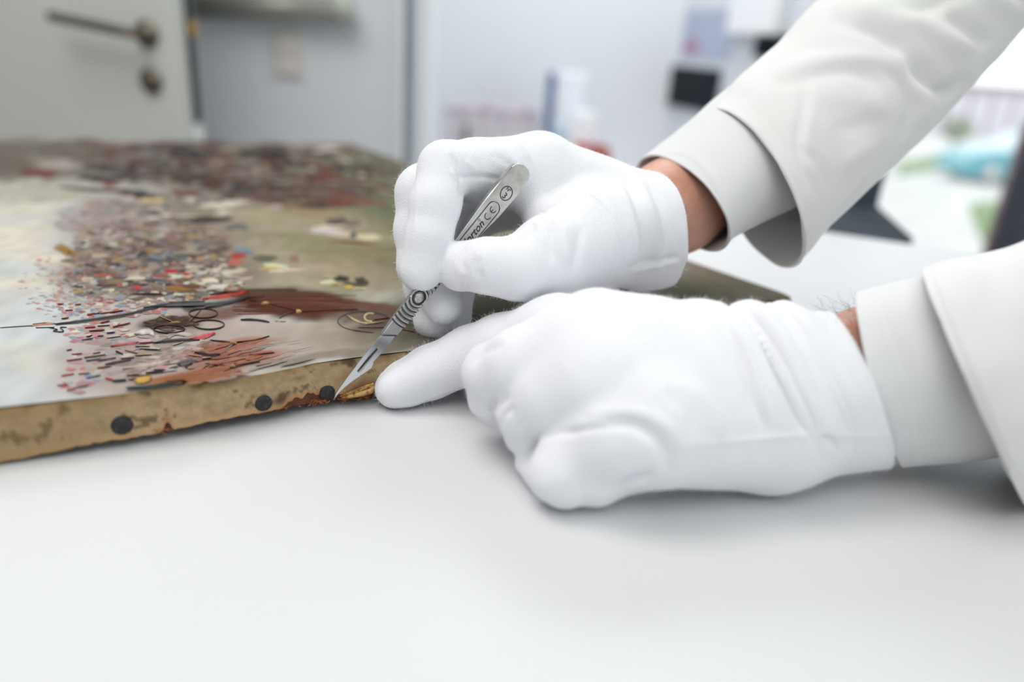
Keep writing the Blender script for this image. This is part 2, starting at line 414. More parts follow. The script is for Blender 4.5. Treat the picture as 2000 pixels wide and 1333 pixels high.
# teal car
def car():
    c0 = gq(1876, 358); c1 = gq(2110, 374)
    f = c1 - c0; f[2] = 0; L = 4.1; f /= np.linalg.norm(f); s = np.array([-f[1], f[0], 0.])
    if s.dot(c0 - CAM) < 0: s = -s                      # s points away from us
    root = empty('car', (float(c0[0]), float(c0[1]), GZ), 'small teal hatchback parked outside beyond the window', 'car')
    teal = mat('teal_paint', lin(30, 150, 164), 0.25, coat=.6, var=(2, lin(24, 138, 152), .3, .7)); glass = mat('car_glass', lin(190, 205, 212), 0.08, spec=.9); tyre = mat('tyre', lin(60, 60, 66), .8, bump=(30, .2, .01)); alloy = mat('alloy', lin(200, 202, 206), .3, .7)
    def pt(a, h, w): return c0 + f * a + s * w + np.array([0, 0, h])
    # body: side profile lofted across the width
    prof = [(0.0, .38), (.04, .62), (.3, .78), (.95, .90), (1.25, .95), (2.6, .98), (3.7, .96), (4.0, .85), (4.08, .55), (4.02, .26), (3.6, .16), (.35, .16), (.06, .2)]
    secs = [(0.06, .93), (0.0, 1.0), (.02, 1.0), (1.66, 1.0), (1.68, 1.0), (1.62, .93)]
    ws = [0, .05, .2, 1.5, 1.65, 1.7]; sc = [.9, .97, 1, 1, .97, .9]
    V = []; Fc = []; n = len(prof)
    for w, k in zip(ws, sc):
        for a, h in prof: V.append(pt(2.05 + (a - 2.05) * k, .55 + (h - .55) * k, w))
    for i in range(5):
        for j in range(n): Fc.append((i * n + j, i * n + (j + 1) % n, (i + 1) * n + (j + 1) % n, (i + 1) * n + j))
    Fc.append(tuple(range(n))); Fc.append(tuple(5 * n + j for j in range(n)))
    keep(pyd('body', V, Fc, teal), root)
    # cabin
    lowp = [(1.15, .94), (3.75, .95)]; top = [(1.95, 1.42), (3.45, 1.44)]
    def quad8(y0, y1, t):  # greenhouse
        return [pt(1.15, .93, y0), pt(3.85, .94, y0), pt(3.85, .94, y1), pt(1.15, .93, y1), pt(1.95, 1.42, y0 + t), pt(3.45, 1.42, y0 + t), pt(3.45, 1.42, y1 - t), pt(1.95, 1.42, y1 - t)]
    bx = [(0, 1, 2, 3), (4, 5, 6, 7), (0, 1, 5, 4), (1, 2, 6, 5), (2, 3, 7, 6), (3, 0, 4, 7)]
    keep(pyd('windows', quad8(.1, 1.6, .16), bx, glass), root)
    V = [pt(1.9, 1.41, .24), pt(3.5, 1.42, .24), pt(3.5, 1.42, 1.46), pt(1.9, 1.41, 1.46), pt(2.05, 1.47, .32), pt(3.4, 1.47, .32), pt(3.4, 1.47, 1.38), pt(2.05, 1.47, 1.38)]
    keep(pyd('roof', V, bx, teal), root)
    for a in (1.98, 2.75, 3.42):
        keep(tube('pillar', [pt(a - (.0 if a > 2 else .75), .93, .1), pt(a, 1.42, .25)], .035, teal, n=6), root)
    for a in (.75, 3.3):
        for w in (.08, 1.62):
            o = pt(a, .31, w); wh = lathe('wheel', [(.2, -.09), (.31, -.07), (.31, .07), (.2, .09)], o, s, tyre, root, 24)
            hb = lathe('hubcap', [(.02, -.11), (.19, -.1), (.2, -.06)], o, s, alloy, None, 16)
            hb.parent = wh; hb.matrix_parent_inverse = Matrix.Identity(4)
    for w in (.25, 1.45):
        keep(lathe('headlamp', [(.1, -.02), (.11, .05), (.05, .07)], pt(.12, .62, w), -f, alloy, root, 14), root)
car()
# shrub
def blob_shrub(name, px, py, rpx, z, label, colr):
    c = W(px, py, np.float64(z)); r = rpx / FPX * z; root = empty(name, (float(c[0]), float(c[1]), GZ), label, 'shrub')
    mt = mat('leaves', colr, .8, var=(4, tuple(x * .6 for x in colr), .35, .7)); V = []; Fc = []
    for i in range(1400):
        d = Vector((rng.gauss(0, 1), rng.gauss(0, 1), rng.gauss(0, 1))).normalized() * r * (.75 + .3 * rng.random())
        p = Vector(c) + Vector((d.x, d.y, d.z * .9)); s = r * .11
        a = Vector((rng.gauss(0, 1), rng.gauss(0, 1), rng.gauss(0, 1))).normalized() * s; b = a.orthogonal().normalized() * s * .5
        k = len(V); V += [p - a, p + b, p + a, p - b]; Fc.append((k, k + 1, k + 2, k + 3))
    o = keep(pyd('foliage', V, Fc, mt), root); o['kind'] = 'stuff'
    keep(tube('stem', [(c[0], c[1], GZ), tuple(c)], .05, M['wood'], n=6), root)
blob_shrub('shrub', 1872, 252, 26, 26.0, 'pale green rounded shrub standing left of the teal car', lin(150, 165, 125))
# maroon column outside by the mullion
pm = onY(2010, 440, 2.3); zz = 2.2
mr = empty('advertising_pillar', (float(pm[0]), float(pm[1]), GZ), 'maroon clad pillar outside, right of the dark window mullion', 'pillar')
M['maroon'] = mat('maroon_cladding', lin(112, 56, 68), 0.6, var=(8, lin(92, 44, 56), .4, .7))
bbox('shaft', (pm[0] - .0, pm[1] - .1, GZ), (pm[0] + .3, pm[1] + .2, .86), M['maroon'], .02, 2, mr)
bbox('plinth', (pm[0] - .05, pm[1] - .15, GZ), (pm[0] + .35, pm[1] + .25, GZ + .3), M['grey_metal'], .02, 2, mr)
for k in range(3):
    bbox('rib', (pm[0] + .03 + .09 * k, pm[1] - .112, GZ + .3), (pm[0] + .06 + .09 * k, pm[1] - .1, .84), M['maroon'], .004, 1, mr)

# ------------------------------------------------------------------ door on the left
def door():
    zl = 1.45
    E = W(347, 120, np.float64(zl * 1.02)); d = Vector((1, -.27, 0)).normalized(); nrm = Vector((d.y, -d.x, 0))  # nrm faces us
    th = .046; Wd = .9
    root = empty('door_1', (E[0], E[1], 0)); root['kind'] = 'structure'
    e = Vector((E[0], E[1], 0))
    def P(a, h, w=0.0): return e + d * a + nrm * w + Vector((0, 0, h))
    prism('leaf', [P(-Wd, .01), P(0, .01), P(0, 2.05), P(-Wd, 2.05)], tuple(-nrm * th), M['door'], root, .002, 1)
    prism('rebate', [P(0, .01, -.014), P(.012, .01, -.014), P(.012, 2.05, -.014), P(0, 2.05, -.014)], tuple(-nrm * (th - .014)), M['door'], root, .002, 1)
    def hit(px, py):
        u = (px - 1000) / FPX; v = (py - 666.5) / FPX; q = Vector(F_ + u * R_ - v * U_)
        t = (e - Vector(CAM)).dot(nrm) / q.dot(nrm); return Vector(CAM) + q * t
    # lock plate in the door edge
    hz = hit(300, 65).z
    pl = prism('lock_plate', [P(.0122, hz - .17, -.0150), P(.0122, hz + .2, -.0150), P(.0122, hz + .2, -.040), P(.0122, hz - .17, -.040)], tuple(d * .0015), M['black'], root)
    lt = prism('latch', [P(.0135, hz - .0, -.02), P(.0135, hz + .028, -.02), P(.0135, hz + .028, -.035), P(.0135, hz - .0, -.035)], tuple(d * .011), M['brass'], None, .002, 2); lt.parent = pl; lt.matrix_parent_inverse = Matrix.Identity(4)
    c = hit(290, 66); r1 = lathe('lever_rosette', [(.024, 0), (.026, .004), (.025, .009), (.014, .010), (.012, .02)], c, nrm, M['dark_metal'], root)
    tip = hit(138, 34); off = nrm * .05
    n1 = c + off; pts = [c + nrm * .01, c + nrm * .035, n1 + (tip - c).normalized() * .012, n1 + (tip - c) * .35, n1 + (tip - c) * .7, tip + off, ]
    pts = [tuple(p) for p in pts]; sp = smooth_pl(pts, 6)
    tube('lever', sp, .0095, M['dark_metal'], root, 14)
    c2 = hit(298, 158); lathe('lock_rosette', [(.023, 0), (.0255, .004), (.024, .009), (.012, .010), (.011, .014)], c2, nrm, M['dark_metal'], root)
    prism('keyhole', [c2 + nrm * .0145 + d * a + Vector((0, 0, h)) for a, h in ((-.0015, -.008), (.0015, -.008), (.0015, .008), (-.0015, .008))], tuple(nrm * .0005), M['black'], root)
    # hinges on the far side
    for h in (.25, 1.8): keep(lathe('hinge', [(.008, 0), (.009, .003), (.009, .09), (.008, .093)], P(-Wd - .008, h, .0), (0, 0, 1), M['grey_metal'], root, 14), root)
door()
# bar and switch on the wall behind
def wpt(px, py, y=WY): return Vector(onY(px, py, y))
b0 = wpt(360, 12, WY - .05); b1 = wpt(662, 17, WY - .05); br = 21 / FPX * 1.85
bar = empty('wall_bar', tuple(wpt(520, 14)), 'thick grey horizontal metal tube on the wall above the light switch', 'rail')
tube('tube', [b0, b0 * .5 + b1 * .5, b1], br, M['grey_metal'], bar, 24)
lathe('end_cap', [(br * .98, -.012), (br * 1.06, 0), (br * 1.06, .028), (br * .9, .034), (br * .3, .035)], b1, b1 - b0, mat('cap_grey', lin(178, 180, 168), .5), bar, 28)
for k in (.35, .92):
    q = b0 * (1 - k) + b1 * k; keep(tube('bracket', [q, Vector((q.x, WY, q.z))], .012, M['grey_metal'], n=10), bar)
def switch():
    a = wpt(537, 152); b = wpt(592, 60)
    lo = (min(a.x, b.x), WY - .009, min(a.z, b.z)); hi = (max(a.x, b.x), WY, max(a.z, b.z))
    s = empty('light_switch', ((lo[0] + hi[0]) / 2, WY, (lo[2] + hi[2]) / 2), 'off-white double light switch on the grey wall right of the door', 'light switch')
    ivory = mat('ivory_plastic', lin(214, 208, 202), .45)
    bbox('plate', lo, hi, ivory, .003, 2, s)
    mz = (lo[2] + hi[2]) / 2
    for z0, z1 in ((lo[2] + .012, mz - .003), (mz + .003, hi[2] - .012)):
        bbox('rocker', (lo[0] + .014, WY - .013, z0), (hi[0] - .014, WY - .008, z1), ivory, .002, 2, s)
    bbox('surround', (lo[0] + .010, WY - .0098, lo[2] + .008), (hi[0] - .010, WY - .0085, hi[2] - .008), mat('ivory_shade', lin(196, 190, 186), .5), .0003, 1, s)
switch()

# ------------------------------------------------------------------ far room things
YB = 3.3
cz = float(onY(1000, 345, 3.15)[2])
cb = empty('counter', (0.0, 3.35, 0), 'white sideboard along the far wall behind the right glove', 'sideboard')
bbox('worktop', (-.75, 3.02, cz - .03), (.6, 3.59, cz), M['white'], .003, 2, cb)
bbox('carcass', (-.73, 3.06, .08), (.58, 3.59, cz - .03), M['white'], .003, 1, cb)
for k in range(3): bbox('door', (-.72 + .434 * k, 3.04, .1), (-.72 + .434 * k + .424, 3.06, cz - .04), M['white'], .002, 1, cb)
def bgw(px, y=YB): return float(onY(px, 250, y)[0])
def bgz(py, px=1000, y=YB): return float(onY(px, py, y)[2])
lil = [lin(196, 184, 196), lin(206, 196, 206), lin(188, 172, 184), lin(212, 204, 212), lin(200, 180, 188)]
x = bgw(872); i = 0; xe = bgw(1052)
tops = [212, 208, 214, 206, 210, 204, 208, 214, 207, 211, 206, 209, 212]
nb = 12; wid = (xe - x) / nb
where = ['first from the left', 'second from the left', 'third from the left', 'fourth from the left', 'fifth from the left', 'sixth from the left', 'sixth from the right', 'fifth from the right', 'fourth from the right', 'third from the right', 'second from the right', 'first from the right']
paper = mat('paper', lin(230, 228, 226), .8, bump=(300, .1, .001))
for i in range(nb):
    c = lil[i % 5]; zt_ = bgz(tops[i]); xa = x + wid * i; 
    r = empty('binder', (xa + wid / 2, YB, cz), f'pale lilac binder in the row on the far sideboard, {where[i]}', 'binder', 'lilac binders on the far sideboard')
    mt = mat('binder_card', c, .7, var=(20, tuple(q * .92 for q in c), .4, .7))
    bbox('cover', (xa + .001, YB - .12, cz), (xa + wid - .002, YB + .12, zt_), mt, .003, 2, r)
    bbox('spine_label', (xa + wid * .25, YB - .1215, cz + (zt_ - cz) * .45), (xa + wid * .75, YB - .1195, cz + (zt_ - cz) * .85), paper, .0003, 1, r)
# dark knob thing in front of the binders
kx, ky, kz = onY(911, 255, 3.1)
kn = empty('bottle', (float(kx), float(ky), cz), 'small black bottle in front of the lilac binders', 'bottle')
lathe('body', [(.02, 0), (.024, .006), (.024, .09), (.016, .11)], (kx, ky, cz), (0, 0, 1), M['black'], kn, 20)
lathe('cap', [(.013, .108), (.013, .135), (.011, max(.14, float(kz) - cz + .02))], (kx, ky, cz), (0, 0, 1), M['screen'], kn, 20)
# blue and white carton standing by the binders
xa, xb = bgw(1066, 3.2), bgw(1138, 3.2); zt2 = bgz(142, 1100, 3.2)
ct = empty('carton', ((xa + xb) / 2, 3.2, cz), 'tall white carton with a navy side standing right of the binders', 'carton')
bbox('body', (xa + .03, 3.12, cz), (xb, 3.28, zt2), mat('white_card', lin(240, 243, 248), .5), .004, 2, ct, math.radians(-8))
bbox('navy_side', (xa, 3.115, cz + .03), (xa + .035, 3.285, zt2 - .002), mat('navy_card', lin(96, 112, 150), .5, var=(15, lin(80, 96, 138), .4, .7)), .003, 2, ct, math.radians(-8))
bbox('band', (xa + .034, 3.108, cz + (zt2 - cz) * .42), (xb - .02, 3.13, cz + (zt2 - cz) * .5), mat('aqua_card', lin(178, 206, 222), .5), .001, 1, ct)
p0 = onY(1128, 232, 3.05)
pk = empty('paper_stack', (float(p0[0]), 3.05, cz), 'bright white paper pack leaning before the navy carton', 'paper pack')
bbox('wrapper', (p0[0] - .03, 3.0, cz), (p0[0] + .07, 3.06, float(p0[2]) + .03), mat('bright_paper', lin(248, 249, 252), .5), .006, 2, pk, math.radians(6))
bbox('label', (p0[0] - .01, 2.996, cz + .05), (p0[0] + .05, 3.0, cz + .1), mat('pale_label', lin(226, 230, 240), .5), .001, 1, pk, math.radians(6), (p0[0] + .02, 3.03, 0))
p0 = onY(1150, 288, 2.9); p1 = onY(1186, 330, 2.9)
rb = empty('storage_box', (float(p0[0]), 2.9, float(p1[2]) - .05), 'small red open box on the far sideboard above the right glove', 'box')
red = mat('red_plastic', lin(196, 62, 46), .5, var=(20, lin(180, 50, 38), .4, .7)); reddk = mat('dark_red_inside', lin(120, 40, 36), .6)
zb0 = float(p1[2]) - .06; zb1 = float(p0[2]); xa, xb = float(p0[0]) - .05, float(p1[0])
bbox('base', (xa, 2.84, zb0), (xb, 3.0, zb0 + .006), red, .001, 1, rb)
for nm, lo, hi in (('side', (xa, 2.84, zb0), (xa + .006, 3.0, zb1)), ('side', (xb - .006, 2.84, zb0), (xb, 3.0, zb1)), ('side', (xa + .006, 2.994, zb0), (xb - .006, 3.0, zb1)), ('side', (xa + .006, 2.84, zb1 - .025), (xb - .006, 2.846, zb1))):
    bbox(nm, lo, hi, red, .001, 1, rb)
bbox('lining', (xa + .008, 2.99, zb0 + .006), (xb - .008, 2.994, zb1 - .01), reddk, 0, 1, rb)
bbox('pedestal', (xa + .01, 2.86, 0.0), (xb - .01, 2.98, zb0), M['white'], .003, 1, rb)
# things on the right wall
def wallthing(px0, py0, px1, py1, th, name, mt, parent, bev=.003, off=0.0):
    a0, z0 = along(px0, py0); a1, z1 = along(px1, py1)
    lo, hi = min(z0, z1), max(z0, z1); b0, b1 = min(a0, a1), max(a0, a1)
    p = A + dW * b0 - nOut * off; q = A + dW * b1 - nOut * off
    return prism(name, [(p[0], p[1], lo), (q[0], q[1], lo), (q[0], q[1], hi), (p[0], p[1], hi)], tuple(np.array([-nOut[0] * th, -nOut[1] * th, 0])), mt, parent, bev)
def wroot(name, px, py, label, cat):
    a, z = along(px, py); p = A + dW * a; return empty(name, (float(p[0]), float(p[1]), float(z)), label, cat)
r = wroot('wall_panel', 1360, 168, 'square black wall panel on the grey wall left of the window', 'screen')
wallthing(1320, 128, 1398, 222, .022, 'housing', M['black'], r)
wallthing(1327, 136, 1392, 214, .003, 'display', M['screen'], r, .0008, .022)
r = wroot('notice', 1390, 70, 'pale blue paper notice with a pink mark above the black wall panel', 'notice')
wallthing(1342, 20, 1425, 118, .003, 'sheet', mat('pale_blue_paper', lin(172, 180, 200), .7), r, .0005)
wallthing(1340, 78, 1364, 104, .001, 'pink_mark', mat('pink_print', lin(178, 130, 160), .7), r, 0, .0031)
r = wroot('wall_lamp', 1490, 30, 'white wedge-shaped wall lamp beside the window at the top', 'lamp')
wallthing(1455, -40, 1532, 70, .05, 'shade', M['white'], r, .008)
wallthing(1470, -60, 1515, -30, .03, 'mount', M['grey_metal'], r, .004)
r = wroot('door_entry_phone', 1515, 80, 'small dark wall phone below the white lamp beside the window', 'phone')
wallthing(1492, 70, 1545, 116, .03, 'cradle', M['black'], r, .006)
wallthing(1498, 76, 1512, 112, .02, 'handset', M['screen'], r, .006, .031)

# ------------------------------------------------------------------ table
def table():
    P1 = T(1777, 477, TZ)[:2]; P2 = T(1610, 452.5, TZ)[:2]; e = P2 - P1; e /= np.linalg.norm(e)
    nn = np.array([e[1] * -1, e[0]]);
    if nn[1] > 0: nn = -nn                                        # towards the camera
    Lf = float(np.linalg.norm(T(690, 317, TZ)[:2] - P1)); Rf = .25; print('TABLE', P1, e, Lf); Dp = 1.75
    c = [P1 + e * Lf, P1 - e * Rf, P1 - e * Rf + nn * Dp, P1 + e * Lf + nn * Dp]
    root = empty('table', (float((c[0] + c[2])[0] / 2), float((c[0] + c[2])[1] / 2), 0), 'large white satin work table under the painting and gloved hands', 'table')
    prism('tabletop', [(p[0], p[1], TZ) for p in c], (0, 0, -.028), M['table'], root, .002, 2)
    cc = (c[0] + c[2]) / 2
    ins = [cc + (p - cc) * .9 for p in c]
    for p in ins:
        lathe('leg', [(.028, .0), (.03, .01), (.03, TZ - .028)], (p[0], p[1], 0), (0, 0, 1), M['grey_metal'], root, 18)
    for i in range(4):
        a, b = ins[i], ins[(i + 1) % 4]
        tube('apron', [(a[0], a[1], TZ - .05), (b[0], b[1], TZ - .05)], .018, M['grey_metal'], root, 8)
    return c
tab = table()
# black stand behind the table edge
def stand():
    z = .93
    c = W(1700, 440, np.float64(z))
    root = empty('chair', (float(c[0]), float(c[1]), 0), 'black chair with armrest beyond the far table edge under the raised sleeve', 'chair')
    fab = mat('black_upholstery', lin(36, 46, 58), .8, bump=(300, .2, .001), var=(8, lin(48, 58, 70), .4, .7))
    def Q(pix, z): return [W(a, b, np.float64(zz)) for (a, b), zz in zip(pix, z)]
    # armrest pad: broad wedge pointing right, thick
    pad = Q([(1585, 455), (1772, 486), (1786, 463), (1712, 398), (1600, 392)], [.93, .93, .945, 1.05, 1.06])
    dn = W(1700, 500, np.float64(.93)) - W(1700, 440, np.float64(.93))
    prism('armrest', pad, tuple(np.array([0, 0, -.028])), fab, root, .004, 2)
    bk = Q([(1640, 420), (1716, 412), (1746, 300), (1660, 270)], [1.04, 1.04, 1.06, 1.06])
    prism('backrest', bk, tuple(F_ * .04), fab, root, .008, 2)
    s = W(1680, 470, np.float64(.99))
    tube('armrest_post', [(s[0], s[1], s[2] - .02), (s[0], s[1] + .02, .52)], .014, M['black'], root, 12)
    bbox('seat', (s[0] - .22, s[1] - .02, .46), (s[0] + .22, s[1] + .4, .53), fab, .02, 3, root)
    tube('column', [(s[0], s[1] + .2, .46), (s[0], s[1] + .2, .09)], .025, M['black'], root, 14)
    tube('back_bar', [(s[0], s[1] + .38, .5), (s[0], s[1] + .40, .8), tuple((np.array(bk[0]) + np.array(bk[1])) / 2 + F_ * .03)], .012, M['black'], root, 8)
    for k in range(5):
        t = 2 * math.pi * k / 5 + .3; q = (s[0] + .24 * math.cos(t), s[1] + .2 + .24 * math.sin(t))
        lg = tube('foot', [(s[0], s[1] + .2, .1), (q[0], q[1], .07)], [.02, .014], M['black'], root, 8)
        ca = lathe('caster', [(.025, -.012), (.028, 0), (.025, .012)], (q[0], q[1], .03), (math.sin(t), -math.cos(t), 0), M['black'], None, 14); ca.parent = lg; ca.matrix_parent_inverse = Matrix.Identity(4)
stand()

# ------------------------------------------------------------------ painting
HC = TZ + 0.0262
near_px = [(-170, 812), (0, 793), (102, 782), (204, 770), (306, 756), (408, 742), (510, 727), (612, 707), (714, 694), (800, 683), (900, 667), (1050, 647), (1200, 627), (1545, 579)]
bot_px = [(-170, 918), (0, 897), (102, 877), (204, 857), (255, 852), (290, 846), (312, 838), (326, 836), (444, 815), (510, 804), (560, 795), (612, 785), (653, 778), (690, 773), (724, 765), (800, 752), (900, 735), (1050, 712), (1200, 690), (1545, 640)]
nearP = np.array([T(a, b, HC) for a, b in near_px]); 
def arc(P):
    L = np.r_[0, np.cumsum(np.linalg.norm(np.diff(P, axis=0), axis=1))]; return L / L[-1], L[-1]
sN, lenN = arc(nearP)
def near_at(s): return np.stack([np.interp(s, sN, nearP[:, i]) for i in range(3)], -1)
farR = T(690, 282, HC); farL = T(-190, 262, HC)
pt_root = empty('painting', tuple(T(500, 600, HC) * np.array([1, 1, 0]) + np.array([0, 0, TZ])), 'old oil painting on stretched canvas lying face up on the white table', 'painting')

# base paint, as soft patches: (cx, cy, rx, ry, angle, colour, softness, opacity)
patches = [
 (60, 560, 420, 210, 0, (206, 205, 196), .6, 1), (20, 480, 120, 140, 0, (214, 208, 192), .8, .8), (40, 700, 150, 110, 0, (206, 210, 212), .7, .9), (30, 390, 170, 40, 0, (205, 201, 186), .8, .7),
 (60, 368, 200, 30, 0, (160, 158, 148), .8, .7), (60, 310, 260, 42, 0, (98, 88, 80), .5, .95), (120, 290, 300, 14, 0, (112, 106, 100), .8, .8),
 (280, 345, 90, 16, 0, (150, 146, 136), .8, .8), (600, 480, 300, 110, 0, (158, 148, 122), .7, .95), (700, 430, 160, 50, 5, (134, 130, 98), .8, .8), (760, 380, 110, 60, 20, (112, 112, 84), .7, .8),
 (700, 310, 120, 26, 8, (100, 108, 82), .6, .7), (560, 310, 260, 36, 2, (98, 82, 74), .7, .8), (400, 325, 190, 52, 3, (74, 66, 62), .7, .9), (600, 350, 190, 46, 4, (88, 70, 64), .7, .9), (450, 385, 150, 24, 2, (110, 96, 86), .7, .6),
 (560, 440, 180, 26, 0, (160, 150, 120), .8, .8), (480, 460, 200, 20, 0, (160, 146, 130), .8, .7), (720, 530, 120, 34, 0, (164, 148, 122), .8, .8), (700, 495, 120, 18, 0, (140, 128, 92), .8, .7),
 (290, 490, 190, 105, 0, (138, 122, 114), .6, .88), (240, 420, 110, 34, 0, (160, 140, 136), .7, .7), (320, 540, 190, 50, 0, (118, 104, 98), .7, .75),
 (330, 690, 240, 90, -8, (178, 162, 156), .5, .9), (620, 660, 190, 40, -10, (182, 168, 154), .7, .95), (560, 690, 150, 40, -10, (176, 164, 156), .8, .7), (760, 640, 160, 40, -8, (160, 146, 128), .7, .8),
 (900, 620, 200, 60, -8, (92, 92, 76), .7, .95), (1200, 600, 300, 60, -8, (98, 98, 80), .7, 1), (1450, 560, 140, 40, 15, (124, 116, 96), .7, .9), (900, 470, 200, 100, 0, (112, 110, 84), .8, .9), (1380, 520, 80, 14, 20, (128, 108, 98), .7, .7),
 (575, 592, 140, 28, 3, (84, 44, 32), .4, 1), (650, 598, 120, 14, 3, (92, 52, 38), .5, .9), (740, 602, 90, 12, 3, (104, 72, 58), .7, .8), (520, 572, 90, 8, 2, (84, 64, 48), .7, .8), (332, 634, 58, 20, 0, (60, 42, 34), .5, .95), (420, 612, 80, 14, 0, (98, 56, 40), .5, .8),
 (450, 675, 90, 10, -8, (166, 104, 76), .7, .8), (470, 705, 90, 16, -8, (162, 96, 68), .6, .85), (390, 735, 80, 13, -6, (158, 92, 54), .6, .85), (330, 745, 60, 10, -4, (152, 92, 50), .6, .8), (420, 690, 60, 12, -8, (150, 84, 62), .7, .7),
 (715, 628, 60, 21, 0, (98, 84, 76), .4, .85), (640, 640, 60, 10, -6, (176, 164, 150), .8, .6), (420, 765, 380, 9, -8, (140, 130, 124), .8, .5), (700, 690, 200, 8, -8, (128, 116, 104), .8, .7),
 (280, 610, 130, 14, -3, (176, 164, 160), .7, .8), (380, 650, 120, 8, 0, (176, 160, 152), .8, .6)]
rp_ = random.Random(3)
for _ in range(70):
    patches.append((rp_.gauss(480, 150), rp_.gauss(338, 28), rp_.uniform(18, 60), rp_.uniform(3, 10), rp_.uniform(-3, 8), rp_.choice([(52, 46, 46), (40, 38, 42), (64, 52, 48), (96, 50, 46), (130, 120, 104), (150, 138, 116), (84, 76, 70), (112, 52, 48)]), .5, .85))
for _ in range(70):
    x_ = rp_.gauss(310, 75); patches.append((x_, rp_.gauss(515, 34), rp_.uniform(8, 30), rp_.uniform(3, 9), rp_.uniform(-6, 6), rp_.choice([(70, 62, 60), (92, 80, 74), (110, 84, 72), (150, 96, 84), (196, 184, 160), (124, 116, 108), (84, 88, 98), (140, 110, 70)]), .5, .8))
for _ in range(30):
    patches.append((rp_.gauss(650, 90), rp_.gauss(450, 45), rp_.uniform(30, 80), rp_.uniform(4, 12), rp_.uniform(-3, 8), rp_.choice([(140, 132, 98), (166, 154, 130), (150, 134, 104), (128, 130, 92), (172, 158, 140), (156, 120, 90)]), .8, .5))
for _ in range(26):
    patches.append((rp_.gauss(60, 60), rp_.gauss(560, 120), rp_.uniform(30, 80), rp_.uniform(8, 24), rp_.uniform(-6, 6), rp_.choice([(226, 214, 196), (200, 206, 206), (214, 210, 190), (190, 196, 200), (218, 208, 200)]), .9, .4))
def paint(x, y):
    C = np.tile(np.array(lin(196, 194, 184)), (len(x), 1))
    for cx, cy, rx, ry, an, col, so, op in patches:
        a = math.radians(an); dx = x - cx; dy = y - cy
        u = (dx * math.cos(a) + dy * math.sin(a)) / rx; v = (-dx * math.sin(a) + dy * math.cos(a)) / ry
        r = np.sqrt(u * u + v * v); w = np.clip((1 + so * .6 - r) / (so * 1.2 + .05), 0, 1); w = w * w * (3 - 2 * w) * op
        C = C * (1 - w[:, None]) + np.array(lin(*col)) * w[:, None]
    return C * .8
NS, NT = 420, 300
ss = np.linspace(0, 1, NS) ; tt = np.linspace(0, 1, NT) ** 1.7
S_, T_ = np.meshgrid(ss, tt)
Nr = near_at(S_.ravel()); Fr = farL + (farR - farL) * S_.ravel()[:, None]
V = Nr + (Fr - Nr) * T_.ravel()[:, None]
V[:, 2] = HC - .0012 * np.exp(-T_.ravel() / .006) + .0006 * np.sin(S_.ravel() * 21) * np.exp(-T_.ravel() / .1)
px_, py_, _ = proj(V)
# streaky handling of the paint, along the width of the picture
wob = np.array([noise.noise(Vector((v[0] * 38, v[1] * 38, 3.1))) for v in V]); wob2 = np.array([noise.noise(Vector((v[0] * 120, v[1] * 60, 9.1))) for v in V])
Cb = paint(px_ + wob * 22, py_ + wob * 9 + wob2 * 5); Cb *= (1 + .14 * wob2 + .08 * wob)[:, None]; Cb = np.clip(Cb, .004, 1)
ii = (np.arange(NT - 1)[:, None] * NS + np.arange(NS - 1)[None, :]).ravel()
Q = np.stack([ii, ii + 1, ii + NS + 1, ii + NS], 1)
M['paint'] = mat('oil_paint', (1, 1, 1), .8, spec=.08, attr='Col', bump=(700, .35, .0006))
pl = quads('picture', V, Q, M['paint']); keep(pl, pt_root)
def setcol(o, C):
    at = o.data.color_attributes.new('Col', 'FLOAT_COLOR', 'POINT'); at.data.foreach_set('color', np.c_[C, np.ones(len(C))].astype(np.float32).ravel())
setcol(pl, Cb)

# raised brush dabs
DV = []; DF = []; DC = []; DOP = (.6, 1.0)
def dab(cx, cy, rx, ry, an, col, h=.0006, n=7):
    a = math.radians(an); k = len(DV); pts = []
    for i in range(n):
        t = 2 * math.pi * i / n; r = 1 + rng.uniform(-.28, .28)
        x = rx * r * math.cos(t); y = ry * r * math.sin(t)
        pts.append((cx + x * math.cos(a) - y * math.sin(a), cy + x * math.sin(a) + y * math.cos(a)))
    P = T(np.array([p[0] for p in pts]), np.array([p[1] for p in pts]), HC + .0001); c = T(cx, cy, HC + h)
    j = rng.uniform(.86, 1.12); op = rng.uniform(*DOP) if n == 7 else .92
    bc = paint(np.array([cx]), np.array([cy]))[0]
    cl = np.array(lin(*[min(255, max(0, v + rng.uniform(-9, 9))) for v in col])) * j * .85; cl = cl * .8 + cl.mean() * .2 if n == 7 else cl; cl = bc * (1 - op) + cl * op * .95
    for p in P: DV.append(p); DC.append(cl * .4 + bc * .6 if n == 7 else cl * .7 + bc * .3)
    inner = c + (P - c) * .5
    for p in inner: DV.append((p[0], p[1], HC + h)); DC.append(cl)
    for i in range(n): DF.append((k + i, k + (i + 1) % n, k + n + (i + 1) % n, k + n + i))
    DF.append(tuple(range(k + n, k + 2 * n)))
